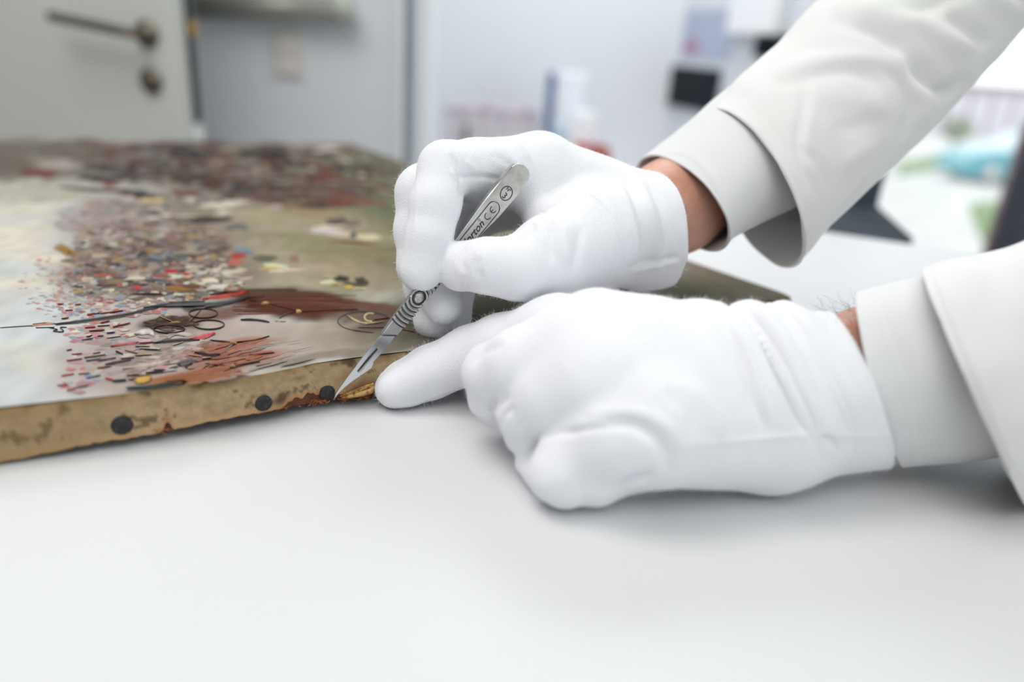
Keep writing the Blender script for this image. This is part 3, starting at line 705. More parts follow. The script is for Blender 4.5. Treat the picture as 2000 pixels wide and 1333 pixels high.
def stroke(pl_, w, col, h=.0007, taper=True):
    pl_ = smooth_pl(pl_, 6); k = len(DV); n = len(pl_); cl = np.array(lin(*col))
    BC = paint(np.array([p[0] for p in pl_]), np.array([p[1] for p in pl_]))
    for i, (x, y) in enumerate(pl_):
        a = pl_[max(i - 1, 0)]; b = pl_[min(i + 1, n - 1)]; dx, dy = b[0] - a[0], b[1] - a[1]; L = math.hypot(dx, dy) + 1e-6
        ww = w * .5 * ((.35 + .65 * min(1, min(i, n - 1 - i) / (n * .2 + .01))) if taper else 1) * rng.uniform(.85, 1.12)
        nx, ny = -dy / L * ww, dx / L * ww; f = rng.uniform(.85, 1.15)
        for q, hh in ((1, .0001), (0, h), (-1, .0001)):
            P = T(x + nx * q, y + ny * q, HC + hh); DV.append(P); DC.append(cl * f if q == 0 else cl * f * .55 + BC[i] * .45)
    for i in range(n - 1):
        for q in (0, 1): DF.append((k + i * 3 + q, k + i * 3 + q + 1, k + (i + 1) * 3 + q + 1, k + (i + 1) * 3 + q))
def ring(cx, cy, rx, ry, w, col, a0=0, a1=360, an=0):
    aa = math.radians(an); p = []
    for i in range(22):
        t = math.radians(a0 + (a1 - a0) * i / 21); x, y = rx * math.cos(t), ry * math.sin(t)
        p.append((cx + x * math.cos(aa) - y * math.sin(aa), cy + x * math.sin(aa) + y * math.cos(aa)))
    stroke(p, w, col, taper=False)
def crowd(n, cx, cy, rx, ry, an, pal, sx, sy, ang=(-9, 9), edge=1.0):
    a = math.radians(an)
    for _ in range(n):
        r = math.sqrt(rng.random()) * edge; t = rng.uniform(0, 2 * math.pi); x, y = rx * r * math.cos(t), ry * r * math.sin(t)
        dab(cx + x * math.cos(a) - y * math.sin(a), cy + x * math.sin(a) + y * math.cos(a), rng.uniform(*sx), rng.uniform(*sy), an + rng.uniform(*ang), rng.choice(pal), rng.uniform(.0002, .00045))
RED = (176, 74, 66); COR = (200, 104, 92); CRE = (220, 212, 186); DRK = (56, 50, 50); BLU = (128, 152, 184); OCH = (186, 148, 78); BRN = (116, 76, 56); LIL = (172, 156, 156); GRY = (126, 122, 116); PNK = (206, 110, 128); YEL = (214, 178, 96); BLK = (36, 36, 40); WHT = (226, 224, 218); SLT = (84, 92, 104); OLV = (110, 104, 72); MAR = (104, 52, 48); DKB = (72, 54, 46)
# the dark press of figures at the top
P1_ = [DRK, DRK, DKB, MAR, GRY, (90, 80, 72), (112, 96, 86), BLK, (138, 128, 110)]
crowd(330, 400, 325, 180, 44, 2, P1_, (8, 34), (2, 6)); crowd(300, 600, 345, 170, 46, 5, P1_ + [MAR, (120, 60, 54), OLV], (9, 36), (2, 6)); crowd(120, 330, 405, 120, 24, 2, [DRK, GRY, CRE, (150, 140, 118), (120, 110, 100)], (6, 24), (2, 5))
crowd(70, 560, 320, 190, 40, 3, [(158, 146, 124), (140, 128, 110), CRE], (8, 30), (2, 4)); crowd(60, 590, 390, 110, 14, 3, [MAR, (110, 54, 50), (124, 66, 60), DKB], (10, 30), (2, 4))
crowd(60, 170, 300, 110, 22, 0, [(104, 92, 84), (120, 108, 98), (136, 122, 114)], (10, 34), (2, 5)); crowd(80, 720, 350, 60, 50, 20, [(104, 114, 84), (120, 118, 86), (92, 100, 78)], (8, 26), (2, 5))
crowd(60, 700, 390, 60, 10, 12, [(130, 62, 58), (118, 70, 60), (150, 78, 66)], (8, 24), (2, 4)); crowd(40, 750, 410, 30, 14, 10, [(110, 124, 86), (96, 116, 84)], (8, 20), (2, 4))
for cx, cy, rx, ry, c in ((430, 400, 40, 6, CRE), (390, 415, 30, 8, (140, 136, 118)), (300, 392, 36, 5, (210, 190, 130)), (460, 395, 26, 4, CRE), (560, 388, 60, 6, DRK), (640, 350, 50, 6, MAR), (610, 402, 40, 6, BLK), (540, 405, 14, 5, (180, 165, 160)), (380, 300, 60, 8, DRK), (520, 300, 60, 7, BLK), (470, 335, 50, 6, (130, 120, 102)), (660, 395, 46, 6, (112, 54, 52)), (270, 305, 30, 5, (140, 132, 112)), (400, 430, 50, 8, DRK), (350, 428, 40, 6, (110, 104, 94))):
    dab(cx, cy, rx, ry, rng.uniform(-3, 6), c, .0006, 11)
stroke([(114, 366), (170, 370), (230, 374), (290, 382)], 9, (64, 44, 42)); stroke([(120, 384), (150, 378)], 10, (150, 130, 80)); stroke([(230, 372), (330, 388)], 6, BLK)
dab(128, 489, 24, 10, 18, (160, 122, 52), .001, 9); dab(140, 496, 16, 7, 18, (142, 106, 44), .001, 8)
# white and dark shapes in the field
for cx, cy, rx, ry, c in ((640, 452, 32, 7, WHT), (672, 458, 26, 6, CRE), (718, 464, 28, 7, (222, 214, 178)), (662, 432, 24, 8, (74, 68, 62)), (690, 436, 16, 9, (124, 108, 96)), (690, 460, 9, 7, (70, 80, 76)), (640, 443, 30, 3, CRE), (690, 474, 50, 2.5, (140, 84, 58)), (470, 489, 22, 6, (130, 148, 170)), (465, 500, 20, 6, RED), (458, 512, 18, 5, COR), (480, 494, 14, 4, (110, 128, 150)), (520, 505, 30, 8, (110, 98, 90)), (540, 520, 30, 5, CRE), (560, 528, 34, 4, (216, 208, 184)), (530, 524, 22, 4, YEL), (575, 505, 12, 8, (150, 130, 116)), (640, 552, 18, 5, CRE), (655, 556, 13, 3, YEL), (668, 545, 16, 7, BLK), (705, 550, 14, 10, (62, 56, 52)), (680, 560, 10, 4, YEL), (690, 556, 22, 4, (90, 84, 78)), (700, 564, 14, 2.5, CRE), (640, 540, 14, 4, (180, 168, 140))):
    dab(cx, cy, rx, ry, rng.uniform(-4, 6), c, .0008, 10)
DOP = (.4, .95)
# the crowd on the left, far to near
P2_ = [(160, 84, 76), CRE, (196, 184, 164), DRK, DRK, GRY, LIL, (104, 96, 92), (136, 148, 164), OCH, BRN, (150, 128, 118), (176, 158, 148), SLT, (130, 92, 78), (86, 78, 74), (146, 120, 108)]
crowd(300, 230, 430, 120, 44, 0, [LIL, (160, 132, 126), (152, 136, 132), (176, 164, 154), (150, 156, 164), (160, 112, 106), GRY, (190, 180, 164)], (6, 18), (2, 4)); crowd(260, 300, 490, 165, 58, 2, P2_, (10, 30), (3, 7)); crowd(420, 300, 495, 165, 58, 2, P2_, (4, 14), (1.6, 4)); crowd(160, 300, 552, 175, 42, 0, P2_ + [DRK, DRK], (8, 26), (2.5, 6)); crowd(330, 290, 555, 175, 40, 0, P2_ + [RED, (184, 88, 78), CRE], (3, 14), (1.4, 4))
crowd(90, 380, 510, 60, 26, 0, [DRK, DRK, (90, 82, 74), CRE, GRY], (8, 22), (3, 6)); crowd(70, 400, 540, 90, 26, 0, [CRE, WHT, (226, 208, 170), BRN, DRK], (8, 22), (3, 5))
for cx, cy, rx, ry, c in ((335, 530, 17, 5, (190, 66, 58)), (365, 536, 10, 5, (196, 70, 62)), (270, 562, 11, 4.5, (192, 70, 64)), (345, 564, 32, 7, (152, 108, 66)), (370, 560, 22, 5, (128, 88, 58)), (410, 548, 20, 7, (226, 214, 184)), (430, 560, 22, 5, WHT), (300, 548, 30, 3, SLT), (265, 545, 26, 4, CRE), (158, 571, 12, 4, OCH), (170, 545, 12, 3, CRE), (200, 538, 16, 3, COR), (300, 575, 40, 2.5, BLK), (320, 574, 8, 3, CRE), (345, 576, 9, 3, CRE), (305, 572, 7, 3, CRE)):
    dab(cx, cy, rx, ry, rng.uniform(-3, 4), c, .001, 9)
crowd(110, 110, 560, 70, 60, 0, [(206, 120, 110), COR, (206, 190, 176), BLU, (196, 188, 176)], (4, 9), (1.5, 2.6)); crowd(60, 140, 590, 50, 20, 0, [RED, COR, BLU, OCH], (4, 9), (2, 3))
DOP = (.6, 1.0); crowd(110, 230, 602, 120, 20, -3, [RED, COR, CRE, BLU, LIL, BLU, (210, 190, 170), COR], (5, 13), (2.2, 4)); crowd(40, 190, 650, 70, 20, -3, [RED, COR, CRE, BLU, PNK, (206, 150, 136)], (7, 14), (2.6, 4.2)); crowd(24, 150, 740, 40, 26, -6, [RED, COR, PNK, BLU, (196, 150, 160)], (8, 16), (3, 5)); DOP = (.4, .95)
# the long dark barrel and the lines about it
stroke([(0, 640), (30, 638), (62, 636)], 1.6, (130, 134, 132)); stroke([(60, 637), (80, 634), (108, 632)], 7, (176, 120, 96)); stroke([(64, 633), (90, 630)], 4, (196, 182, 110)); stroke([(70, 640), (106, 639)], 3, (96, 62, 52))
stroke([(108, 633), (150, 629), (200, 622), (250, 614), (290, 604), (322, 596)], 8, (46, 48, 54), .0011); stroke([(280, 601), (340, 593), (400, 594), (450, 590), (480, 584)], 8, (74, 76, 80), .0011); stroke([(300, 598), (400, 596)], 2, (170, 172, 172), .0014); stroke([(330, 590), (400, 588)], 2, (176, 172, 164), .0012); stroke([(400, 601), (440, 594), (486, 580)], 7, (52, 52, 52), .0011)
stroke([(96, 640), (112, 644), (104, 647), (124, 648), (118, 640), (130, 639)], 3, (50, 48, 54)); 
stroke([(170, 615), (186, 612)], 11, (178, 62, 46), .001); stroke([(185, 613), (195, 611)], 10, (64, 112, 168), .001); stroke([(196, 612), (240, 606)], 8, (196, 132, 116), .001); stroke([(215, 612), (240, 608)], 4, DRK)
stroke([(395, 584), (440, 578), (486, 568)], 8, (186, 62, 54), .001); stroke([(410, 574), (470, 570)], 4, (120, 52, 44), .001); stroke([(430, 570), (520, 566), (580, 566)], 5, (76, 62, 50)); stroke([(480, 582), (516, 579)], 6, (58, 46, 42))
for k in range(16):
    yy = 574 + k * 2.6 + rng.uniform(-1, 1); stroke([(470 + rng.uniform(-20, 30), yy), (560, yy + rng.uniform(-1, 3)), (650 + rng.uniform(-30, 60), yy + rng.uniform(0, 4))], rng.uniform(2, 4), rng.choice([(86, 46, 34), (78, 40, 30), (94, 54, 40), (70, 40, 32), (112, 74, 60)]), .0003)
stroke([(486, 586), (520, 592), (580, 607)], 3, (62, 56, 54)); stroke([(580, 608), (560, 614), (545, 622)], 3.5, (70, 70, 72)); stroke([(590, 609), (640, 606), (700, 604)], 2.5, (88, 62, 52))
dab(519, 593, 9, 3.5, 4, (232, 196, 124), .0014, 8); dab(583, 609, 6, 4, 0, (236, 200, 122), .0016, 8); dab(540, 627, 6, 2.6, 0, (230, 206, 150), .001); dab(553, 628, 8, 2, 0, (226, 200, 150), .001)
stroke([(470, 624), (500, 625), (526, 629)], 5, (36, 36, 44), .001); ring(397, 612, 28, 9, 2.4, (64, 52, 48)); ring(408, 634, 30, 9, 2.6, (62, 52, 50)); stroke([(372, 628), (392, 605)], 3, (68, 56, 52))
crowd(70, 335, 632, 44, 14, 0, [DKB, (58, 42, 36), BRN, (90, 60, 48)], (5, 16), (1.6, 3.4)); stroke([(312, 618), (336, 628)], 4, (210, 190, 150), .0012); dab(327, 617, 6, 3, 0, (236, 214, 140), .0014); dab(340, 631, 12, 2.6, -6, (216, 170, 96), .0013); ring(330, 643, 30, 7, 2.4, (50, 40, 40))
# figures below the barrel
for pl_, w, c in (([(370, 662), (396, 658), (420, 650)], 9, (206, 82, 88)), ([(216, 676), (250, 672), (270, 668)], 8, (188, 100, 104)), ([(272, 670), (300, 668)], 9, (204, 86, 82)), ([(300, 670), (340, 666), (390, 664)], 9, (40, 38, 40)), ([(338, 674), (358, 668)], 5, CRE), ([(262, 652), (290, 648), (300, 656)], 10, (206, 202, 194)), ([(208, 660), (236, 656)], 8, (204, 196, 182)), ([(272, 680), (312, 682)], 7, WHT), ([(264, 676), (292, 676)], 3, (232, 190, 110)), ([(264, 694), (296, 692)], 4, (236, 210, 140)), ([(226, 686), (240, 692)], 12, (36, 36, 40)), ([(244, 684), (268, 690)], 10, (150, 118, 112)), ([(380, 688), (410, 694), (430, 692)], 9, (38, 38, 42)), ([(368, 693), (392, 696)], 5, (216, 208, 176)), ([(394, 700), (412, 698)], 6, (222, 218, 200)), ([(205, 712), (240, 706), (256, 702)], 7, (62, 56, 64)), ([(190, 704), (226, 698)], 8, (174, 128, 154)), ([(168, 704), (196, 700)], 7, (140, 160, 196)), ([(130, 704), (160, 700)], 5, (208, 106, 128)), ([(140, 692), (160, 690)], 6, (202, 104, 112)), ([(182, 690), (196, 688)], 6, (160, 130, 160)), ([(236, 700), (262, 698)], 5, (200, 84, 88)), ([(164, 698), (206, 692)], 3, (150, 140, 70)), ([(174, 697), (190, 696)], 4, (228, 210, 130)), ([(190, 718), (216, 714)], 7, (202, 150, 130)), ([(196, 718), (206, 716)], 4, (230, 186, 110)),
             ([(300, 722), (322, 722)], 6, (44, 84, 76)), ([(284, 728), (318, 724)], 6, (34, 74, 68)), ([(246, 757), (300, 754), (360, 742)], 6, (40, 76, 72)), ([(206, 738), (220, 742)], 12, (196, 62, 60)), ([(220, 744), (246, 742)], 13, (40, 50, 74)), ([(250, 740), (268, 738)], 8, (196, 150, 140)), ([(262, 744), (278, 742), (296, 736)], 13, (202, 162, 66)), ([(246, 732), (270, 730)], 3, WHT), ([(256, 732), (294, 732)], 3, (216, 176, 84)), ([(120, 734), (144, 730)], 9, (200, 72, 68)), ([(154, 730), (174, 728)], 8, (206, 150, 146)), ([(168, 738), (196, 732)], 7, (136, 160, 200)), ([(112, 752), (132, 752)], 7, (200, 100, 124)), ([(130, 762), (148, 758)], 7, (196, 104, 128)), ([(148, 756), (172, 752)], 6, (164, 100, 106)), ([(330, 718), (345, 714)], 12, (194, 184, 174)), ([(346, 712), (366, 706), (386, 706)], 12, (84, 76, 82)), ([(360, 716), (376, 708)], 6, (70, 62, 68)), ([(240, 720), (300, 712), (330, 704)], 10, (190, 168, 160)), ([(168, 657), (180, 655)], 5, (196, 70, 62)), ([(190, 656), (202, 655)], 5, (214, 150, 136)), ([(160, 664), (182, 660)], 5, (96, 140, 188)), ([(208, 650), (224, 648)], 4, (100, 148, 190)), ([(196, 630), (214, 626)], 7, (192, 84, 78)), ([(190, 636), (214, 634)], 7, WHT), ([(220, 638), (254, 630)], 4, (206, 140, 110)), ([(166, 640), (186, 638)], 6, (206, 110, 96)), ([(174, 646), (204, 644)], 5, (188, 76, 70)), ([(130, 684), (140, 682)], 4, (190, 66, 58)), ([(120, 622), (134, 620)], 4, (196, 84, 72)), ([(128, 606), (142, 605)], 4, (196, 84, 72)), ([(112, 594), (124, 593)], 4, (200, 96, 84)), ([(146, 595), (158, 594)], 5, (188, 72, 64))):
    stroke(pl_, w, c, .0011)
DOP = (.2, .6)
crowd(110, 275, 690, 135, 40, -5, [LIL, (150, 132, 128), CRE, BRN, (170, 120, 104), WHT, GRY, (186, 170, 164), (196, 182, 176), (190, 96, 90), (110, 100, 106), BLU, PNK], (8, 24), (3, 6.5)); crowd(90, 350, 690, 70, 20, -8, [(166, 104, 78), (136, 80, 58), BRN, (190, 140, 112), (96, 66, 54)], (6, 18), (1.8, 4))
crowd(60, 440, 695, 90, 26, -10, [(168, 102, 74), (156, 90, 64), (178, 118, 92), (128, 78, 60)], (10, 30), (1.6, 3.6), (-10, 2)); crowd(50, 400, 735, 70, 12, -6, [(160, 96, 58), (146, 80, 52), (170, 108, 74)], (10, 26), (2, 4), (-8, 2)); crowd(34, 600, 680, 160, 26, -10, [(168, 156, 146), (186, 174, 162), (158, 146, 138)], (12, 40), (1.4, 2.6), (-5, 3))
stroke([(410, 664), (440, 667), (456, 670)], 3, (96, 92, 90)); stroke([(462, 668), (500, 664), (526, 656)], 3, (84, 72, 66)); stroke([(456, 672), (446, 680), (440, 688)], 5, (104, 104, 106)); dab(455, 670, 8, 3, 0, (226, 206, 120), .0014); stroke([(400, 710), (440, 714)], 2.5, (80, 70, 66)); stroke([(458, 714), (490, 708), (508, 705)], 3, (74, 70, 70)); dab(454, 716, 7, 3, 0, (226, 220, 170), .0014); stroke([(452, 719), (436, 726)], 3, (84, 80, 80)); stroke([(486, 693), (536, 688)], 2, (130, 116, 112))
ring(712, 628, 52, 19, 4, (84, 74, 70), 100, 330); stroke([(678, 616), (694, 626), (712, 632), (740, 630)], 5, (206, 188, 138), .001); ring(724, 620, 12, 8, 4, (214, 196, 146), 80, 300); stroke([(730, 624), (760, 620)], 5, (190, 92, 80), .001); stroke([(716, 634), (750, 628)], 4, (210, 176, 100)); stroke([(780, 642), (810, 648)], 4, (180, 86, 76)); stroke([(700, 640), (760, 640)], 4, (96, 84, 72)); stroke([(690, 646), (730, 650)], 4, (86, 70, 66))
db = pyd('brush_dabs', DV, DF, M['paint'], None, True); DC = np.array(DC) * .92; setcol(db, np.clip(DC, .002, 1)); db['kind'] = 'stuff'; keep(db, pt_root)

# canvas turned over the edge, with tacks
def height_for(P, py):                     # height on the vertical through P that is seen at row py
    lo, hi = TZ - .02, HC
    for _ in range(40):
        mid = (lo + hi) / 2; _, y, _ = proj(np.array([P[0], P[1], mid]))
        if y > py: lo = mid
        else: hi = mid
    return mid
SS = np.linspace(0, 1, 900); NP = near_at(SS); nx_, ny_, _ = proj(NP)
bx_ = np.array([b[0] for b in bot_px]); by_ = np.array([b[1] for b in bot_px])
zb = np.array([height_for(p, np.interp(x, bx_, by_)) for p, x in zip(NP[::6], nx_[::6])]); zb = np.interp(SS, SS[::6], zb); zb = np.maximum(zb, TZ + .0012)
edge_dir = (NP[-1] - NP[0]); edge_dir[2] = 0; edge_dir /= np.linalg.norm(edge_dir); outn = np.array([edge_dir[1], -edge_dir[0], 0])
if outn[1] > 0: outn = -outn
rag = np.array([noise.noise(Vector((x * .06, 1.3, 0))) * .0007 + noise.noise(Vector((x * .35, 4.3, 0))) * .0005 for x in nx_])
def bump1(x, c, w): return np.exp(-((x - c) / w) ** 4)
wn = np.array([noise.noise(Vector((x * .11, 2.2, 0))) for x in nx_]); notch = .0046 * bump1(nx_, 583, 34) * (1 + .55 * wn) + .0024 * bump1(nx_, 640, 40) + .0035 * bump1(nx_, 318, 7) + .0045 * bump1(nx_, 715, 14)
zcan = np.minimum(zb + rag + notch + .0003, HC - .008)
rows = 14; V = []; C = []
gap = noise.noise
for r in range(rows):
    f = r / (rows - 1)
    for i, p in enumerate(NP):
        z = HC - .0012 + (zcan[i] - HC + .0012) * f
        o = .0016 * min(1, f * 6) + .0009 * noise.noise(Vector((p[0] * 60, p[1] * 60, z * 90))) * min(1, f * 3) + .0012 * max(0, f - .8) * 5 * max(0, noise.noise(Vector((nx_[i] * .03, 7, 0))))
        if r == 0: z = HC - .0012; o = 0
        V.append(p + outn * o + np.array([0, 0, z - p[2]]))
        st_ = noise.noise(Vector((p[0] * 45 + 3, p[1] * 45, z * 120))) ; st2 = noise.noise(Vector((p[0] * 170, p[1] * 170, z * 260 + 5)))
        st3 = noise.noise(Vector((p[0] * 420, p[1] * 420, z * 700 + 5)))
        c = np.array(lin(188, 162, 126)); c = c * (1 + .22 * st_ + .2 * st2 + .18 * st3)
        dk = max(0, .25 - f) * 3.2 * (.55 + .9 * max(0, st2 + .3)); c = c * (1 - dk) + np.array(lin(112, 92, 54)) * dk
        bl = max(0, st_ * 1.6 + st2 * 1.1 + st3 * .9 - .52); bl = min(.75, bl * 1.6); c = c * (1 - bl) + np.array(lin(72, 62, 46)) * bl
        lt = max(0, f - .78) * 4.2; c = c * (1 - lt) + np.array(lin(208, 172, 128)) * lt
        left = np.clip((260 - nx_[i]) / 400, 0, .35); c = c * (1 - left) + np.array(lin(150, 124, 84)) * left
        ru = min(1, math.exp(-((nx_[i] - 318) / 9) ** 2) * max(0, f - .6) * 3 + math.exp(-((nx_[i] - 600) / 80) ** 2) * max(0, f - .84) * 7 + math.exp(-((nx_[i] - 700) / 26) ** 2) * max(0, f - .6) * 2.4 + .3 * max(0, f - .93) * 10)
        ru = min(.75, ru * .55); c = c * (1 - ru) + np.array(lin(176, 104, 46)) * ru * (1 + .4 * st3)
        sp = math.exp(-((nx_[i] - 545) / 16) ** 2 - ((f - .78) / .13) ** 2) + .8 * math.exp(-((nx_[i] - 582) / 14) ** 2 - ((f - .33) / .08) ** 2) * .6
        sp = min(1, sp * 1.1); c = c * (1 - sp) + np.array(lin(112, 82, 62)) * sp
        C.append(np.clip(c, .01, 1))
n9 = len(SS); ii = (np.arange(rows - 1)[:, None] * n9 + np.arange(n9 - 1)[None, :]).ravel()
Q = np.stack([ii, ii + n9, ii + n9 + 1, ii + 1], 1)
M['linen'] = mat('linen_canvas', (1, 1, 1), .9, spec=.15, attr='Col')
nt = M['linen'].node_tree; tc = nt.nodes.new('ShaderNodeTexCoord'); mp = nt.nodes.new('ShaderNodeMapping'); mp.inputs['Rotation'].default_value = (0, 0, -math.atan2(edge_dir[1], edge_dir[0]))
nt.links.new(tc.outputs['Object'], mp.inputs[0]); ad = None; prev = None
for ax in ('X', 'Z'):
    wv = nt.nodes.new('ShaderNodeTexWave'); wv.bands_direction = ax; wv.inputs['Scale'].default_value = 420; wv.inputs['Distortion'].default_value = 3.0; wv.inputs['Detail Scale'].default_value = 2
    nt.links.new(mp.outputs[0], wv.inputs['Vector'])
    if prev is None: prev = wv.outputs['Fac']
    else:
        ad = nt.nodes.new('ShaderNodeMath'); ad.operation = 'MULTIPLY'; nt.links.new(prev, ad.inputs[0]); nt.links.new(wv.outputs['Fac'], ad.inputs[1])
bp = nt.nodes.new('ShaderNodeBump'); bp.inputs['Strength'].default_value = .55; bp.inputs['Distance'].default_value = .0005
nt.links.new(ad.outputs[0], bp.inputs['Height']); nt.links.new(bp.outputs[0], nt.nodes['Principled BSDF'].inputs['Normal'])
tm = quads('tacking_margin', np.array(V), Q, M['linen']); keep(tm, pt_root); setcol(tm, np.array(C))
# a hem edge so the canvas has thickness at the bottom, and the wooden bar behind
inn = -outn
for nm, offs, zt_, zf in (('stretcher_bar', .0006, HC - .003, zb + .0001),):
    V = []; n = len(SS[::4])
    for p, zz in zip(NP[::4], zf[::4]):
        jag = .0004 * noise.noise(Vector((p[0] * 300, p[1] * 300, 0)))
        a = p - outn * offs * -.6; b = p + inn * .045
        V += [(a[0], a[1], zt_), (a[0], a[1], zz + jag), (b[0], b[1], zz + jag), (b[0], b[1], zt_)]
    Fq = []
    for i in range(n - 1):
        for k in range(4): Fq.append((i * 4 + k, i * 4 + (k + 1) % 4, (i + 1) * 4 + (k + 1) % 4, (i + 1) * 4 + k))
    keep(pyd(nm, V, Fq, M['wood'], None, False), pt_root)
cR, cL, fR, fL = NP[-1], NP[0], farR, farL
def bar3(name, a, b, mt, w, z0, z1, shift=0):
    a = np.array(a); b = np.array(b); d = b - a; d[2] = 0; d /= np.linalg.norm(d); n = np.array([-d[1], d[0], 0])
    cen = (cR + cL + fR + fL) / 4
    if n.dot(cen - a) < 0: n = -n
    P = [a + n * shift, b + n * shift, b + n * (w + shift), a + n * (w + shift)]
    return prism(name, [(p[0], p[1], z0) for p in P], (0, 0, z1 - z0), mt, pt_root, .0005, 1)
bar3('stretcher_bar', cR, fR, M['wood'], .045, TZ + .001, HC - .002, .0008); bar3('stretcher_bar', fL, fR, M['wood'], .045, TZ + .001, HC - .003, .0008); bar3('stretcher_bar', cL, fL, M['wood'], .045, TZ + .001, HC - .003, .0008)
M['linen_plain'] = mat('old_linen', lin(158, 124, 76), .9, var=(60, lin(104, 80, 46), .4, .7), bump=(1500, .3, .0004))
bar3('tacking_margin', cR, fR, M['linen_plain'], .0008, TZ + .003, HC - .0008, -.0003); bar3('tacking_margin', fL, fR, M['linen_plain'], .0008, TZ + .003, HC - .0008, -.0003); bar3('tacking_margin', cL, fL, M['linen_plain'], .0008, TZ + .003, HC - .0008, -.0003)
# tacks
def side_hit(px, py):
    i = np.argmin(np.abs(nx_ - px)); best = None
    for j in range(max(0, i - 60), min(len(NP) - 1, i + 60)):
        p = NP[j]; z = height_for(p, py); x, y, _ = proj(np.array([p[0], p[1], z]))
        if best is None or abs(x - px) < best[0]: best = (abs(x - px), np.array([p[0], p[1], z]))
    return best[1]
for px, py, r in ((237, 828, 20), (512, 785, 17), (636, 765, 15.5), (-90, 862, 21)):
    c = side_hit(px, py) + outn * .0014; z = proj(c)[2]; rr = r / FPX * z
    o = lathe('tack', [(rr * .98, -.001), (rr, .0004), (rr * .93, .0011), (rr * .55, .0015), (.0001, .0016)], c, outn, M['iron'], pt_root, 22)
    for v in o.data.vertices: v.co += Vector((rng.uniform(-1, 1), rng.uniform(-1, 1), rng.uniform(-1, 1))) * rr * .03
# torn flap of canvas by the blade
M['flap'] = mat('torn_linen', lin(206, 170, 112), .9, var=(500, lin(160, 96, 40), .45, .6), bump=(1600, .6, .0006))
fp = [(662, 772), (676, 763), (694, 753), (712, 744), (724, 741), (726, 752), (718, 760), (700, 767), (680, 773), (666, 777)]
fo = [.0015, .003, .0048, .0055, .005, .0065, .0066, .0052, .0036, .002]
FP = [side_hit(a, b) + outn * o for (a, b), o in zip(fp, fo)]
prism('torn_flap', FP, tuple(-outn * .0008), M['flap'], pt_root, .0002, 1)
ridge = [side_hit(a, b) + outn * o for (a, b), o in (((664, 774), .0022), ((684, 766), .0048), ((704, 757), .0068), ((722, 748), .0075))]
tube('fold', [tuple(p) for p in ridge], [.0005, .0009, .0012, .0008], M['flap'], pt_root, 8)
M['thread'] = mat('rust_thread', lin(186, 112, 46), .9, var=(300, lin(140, 76, 30), .4, .6))
thr = []
def threads(n, x0, x1, y0, y1, L):
    for _ in range(n):
        x = rng.uniform(x0, x1); y = rng.uniform(y0, y1) - (x - x0) * .18
        a = side_hit(x, y) + outn * rng.uniform(.001, .004); l = rng.uniform(.4, 1) * L
        dx, dz = rng.uniform(-1, 1) * l, -rng.uniform(-.25, .7) * l
        thr.append([tuple(a), tuple(a + edge_dir * dx * .5 + np.array([0, 0, dz * .3]) + outn * .001), tuple(a + edge_dir * dx + np.array([0, 0, dz]) + outn * .0006)])
threads(26, 600, 650, 780, 786, .004); threads(40, 655, 728, 770, 782, .004); threads(10, 540, 600, 792, 796, .003); threads(10, 300, 330, 834, 840, .003)
cu = bpy.data.curves.new('loose_threads', 'CURVE'); cu.dimensions = '3D'; cu.bevel_depth = .00016; cu.bevel_resolution = 1
for t in thr:
    sp = cu.splines.new('POLY'); sp.points.add(2)
    for i, p in enumerate(t): sp.points[i].co = (p[0], p[1], max(p[2], TZ + .0006), 1)
cu.materials.append(M['thread']); o = bpy.data.objects.new('loose_threads', cu); COL.objects.link(o); keep(o, pt_root); o['kind'] = 'stuff'

# ------------------------------------------------------------------ scalpel
zS = .380
O_ = W(880, 500, np.float64(zS)); a_ = W(757, 643, np.float64(.3635)); b_ = W(1012, 330, np.float64(.3735))
Ld = Vector(b_ - a_).normalized(); view = Vector(O_ - CAM).normalized()
N0 = (-view - Ld * (-view).dot(Ld)).normalized(); W0 = Ld.cross(N0).normalized()   # W0: to the right of the handle
if W0.dot(Vector(R_)) < 0: W0 = -W0
an = math.radians(30); Nf = (N0 * math.cos(an) + W0 * math.sin(an)).normalized(); Wf = (W0 * math.cos(an) - N0 * math.sin(an)).normalized()
Oc = Vector(a_)
def onS(px, py, lift=0.0):
    u = (px - 1000) / FPX; v = (py - 666.5) / FPX; q = Vector(F_ + u * R_ - v * U_)
    t = (Oc + Nf * lift - Vector(CAM)).dot(Nf) / q.dot(Nf); return Vector(CAM) + q * t
scal = empty('scalpel', tuple(onS(653, 781)), 'steel scalpel with ridged flat handle held in the right glove, point on the canvas edge', 'scalpel')
hp = [(747, 655), (776, 615), (791, 595), (808, 573), (850, 521), (892, 469), (947, 393), (985, 344), (1001, 326), (1008, 321), (1015, 320), (1022, 322), (1028, 327), (1033, 333), (1035, 341), (1033, 351), (1015, 378), (974, 426), (938, 462), (896, 510), (864, 549), (838, 579), (816, 605), (800, 627), (776, 656)]
TH = .0034
hd = prism('handle', [onS(*p) for p in hp], tuple(-Nf * TH), M['steel'], scal, .00035, 2)
bl = [(743, 657), (772, 657), (757, 678), (729, 708), (729, 712), (725, 720), (709, 731), (690, 744), (672, 758), (661, 769), (651.5, 782), (657, 768), (676, 741), (703, 705), (726, 676)]
bd = prism('blade', [onS(a, b, -.0009) for a, b in bl], tuple(-Nf * .0007), M['steel_polish'], scal, .00008, 1)
sl = [(744, 672), (746, 676), (744, 680), (722, 706), (705, 727), (700, 730), (697, 727), (700, 722), (720, 696), (738, 674)]
o = prism('blade_slot', [onS(a, b, -.00082) for a, b in sl], tuple(-Nf * .00006), M['steel'], None); o.parent = bd; o.matrix_parent_inverse = Matrix.Identity(4)
sl2 = [(736, 680), (738, 683), (720, 704), (700, 727), (698, 725), (717, 701)]
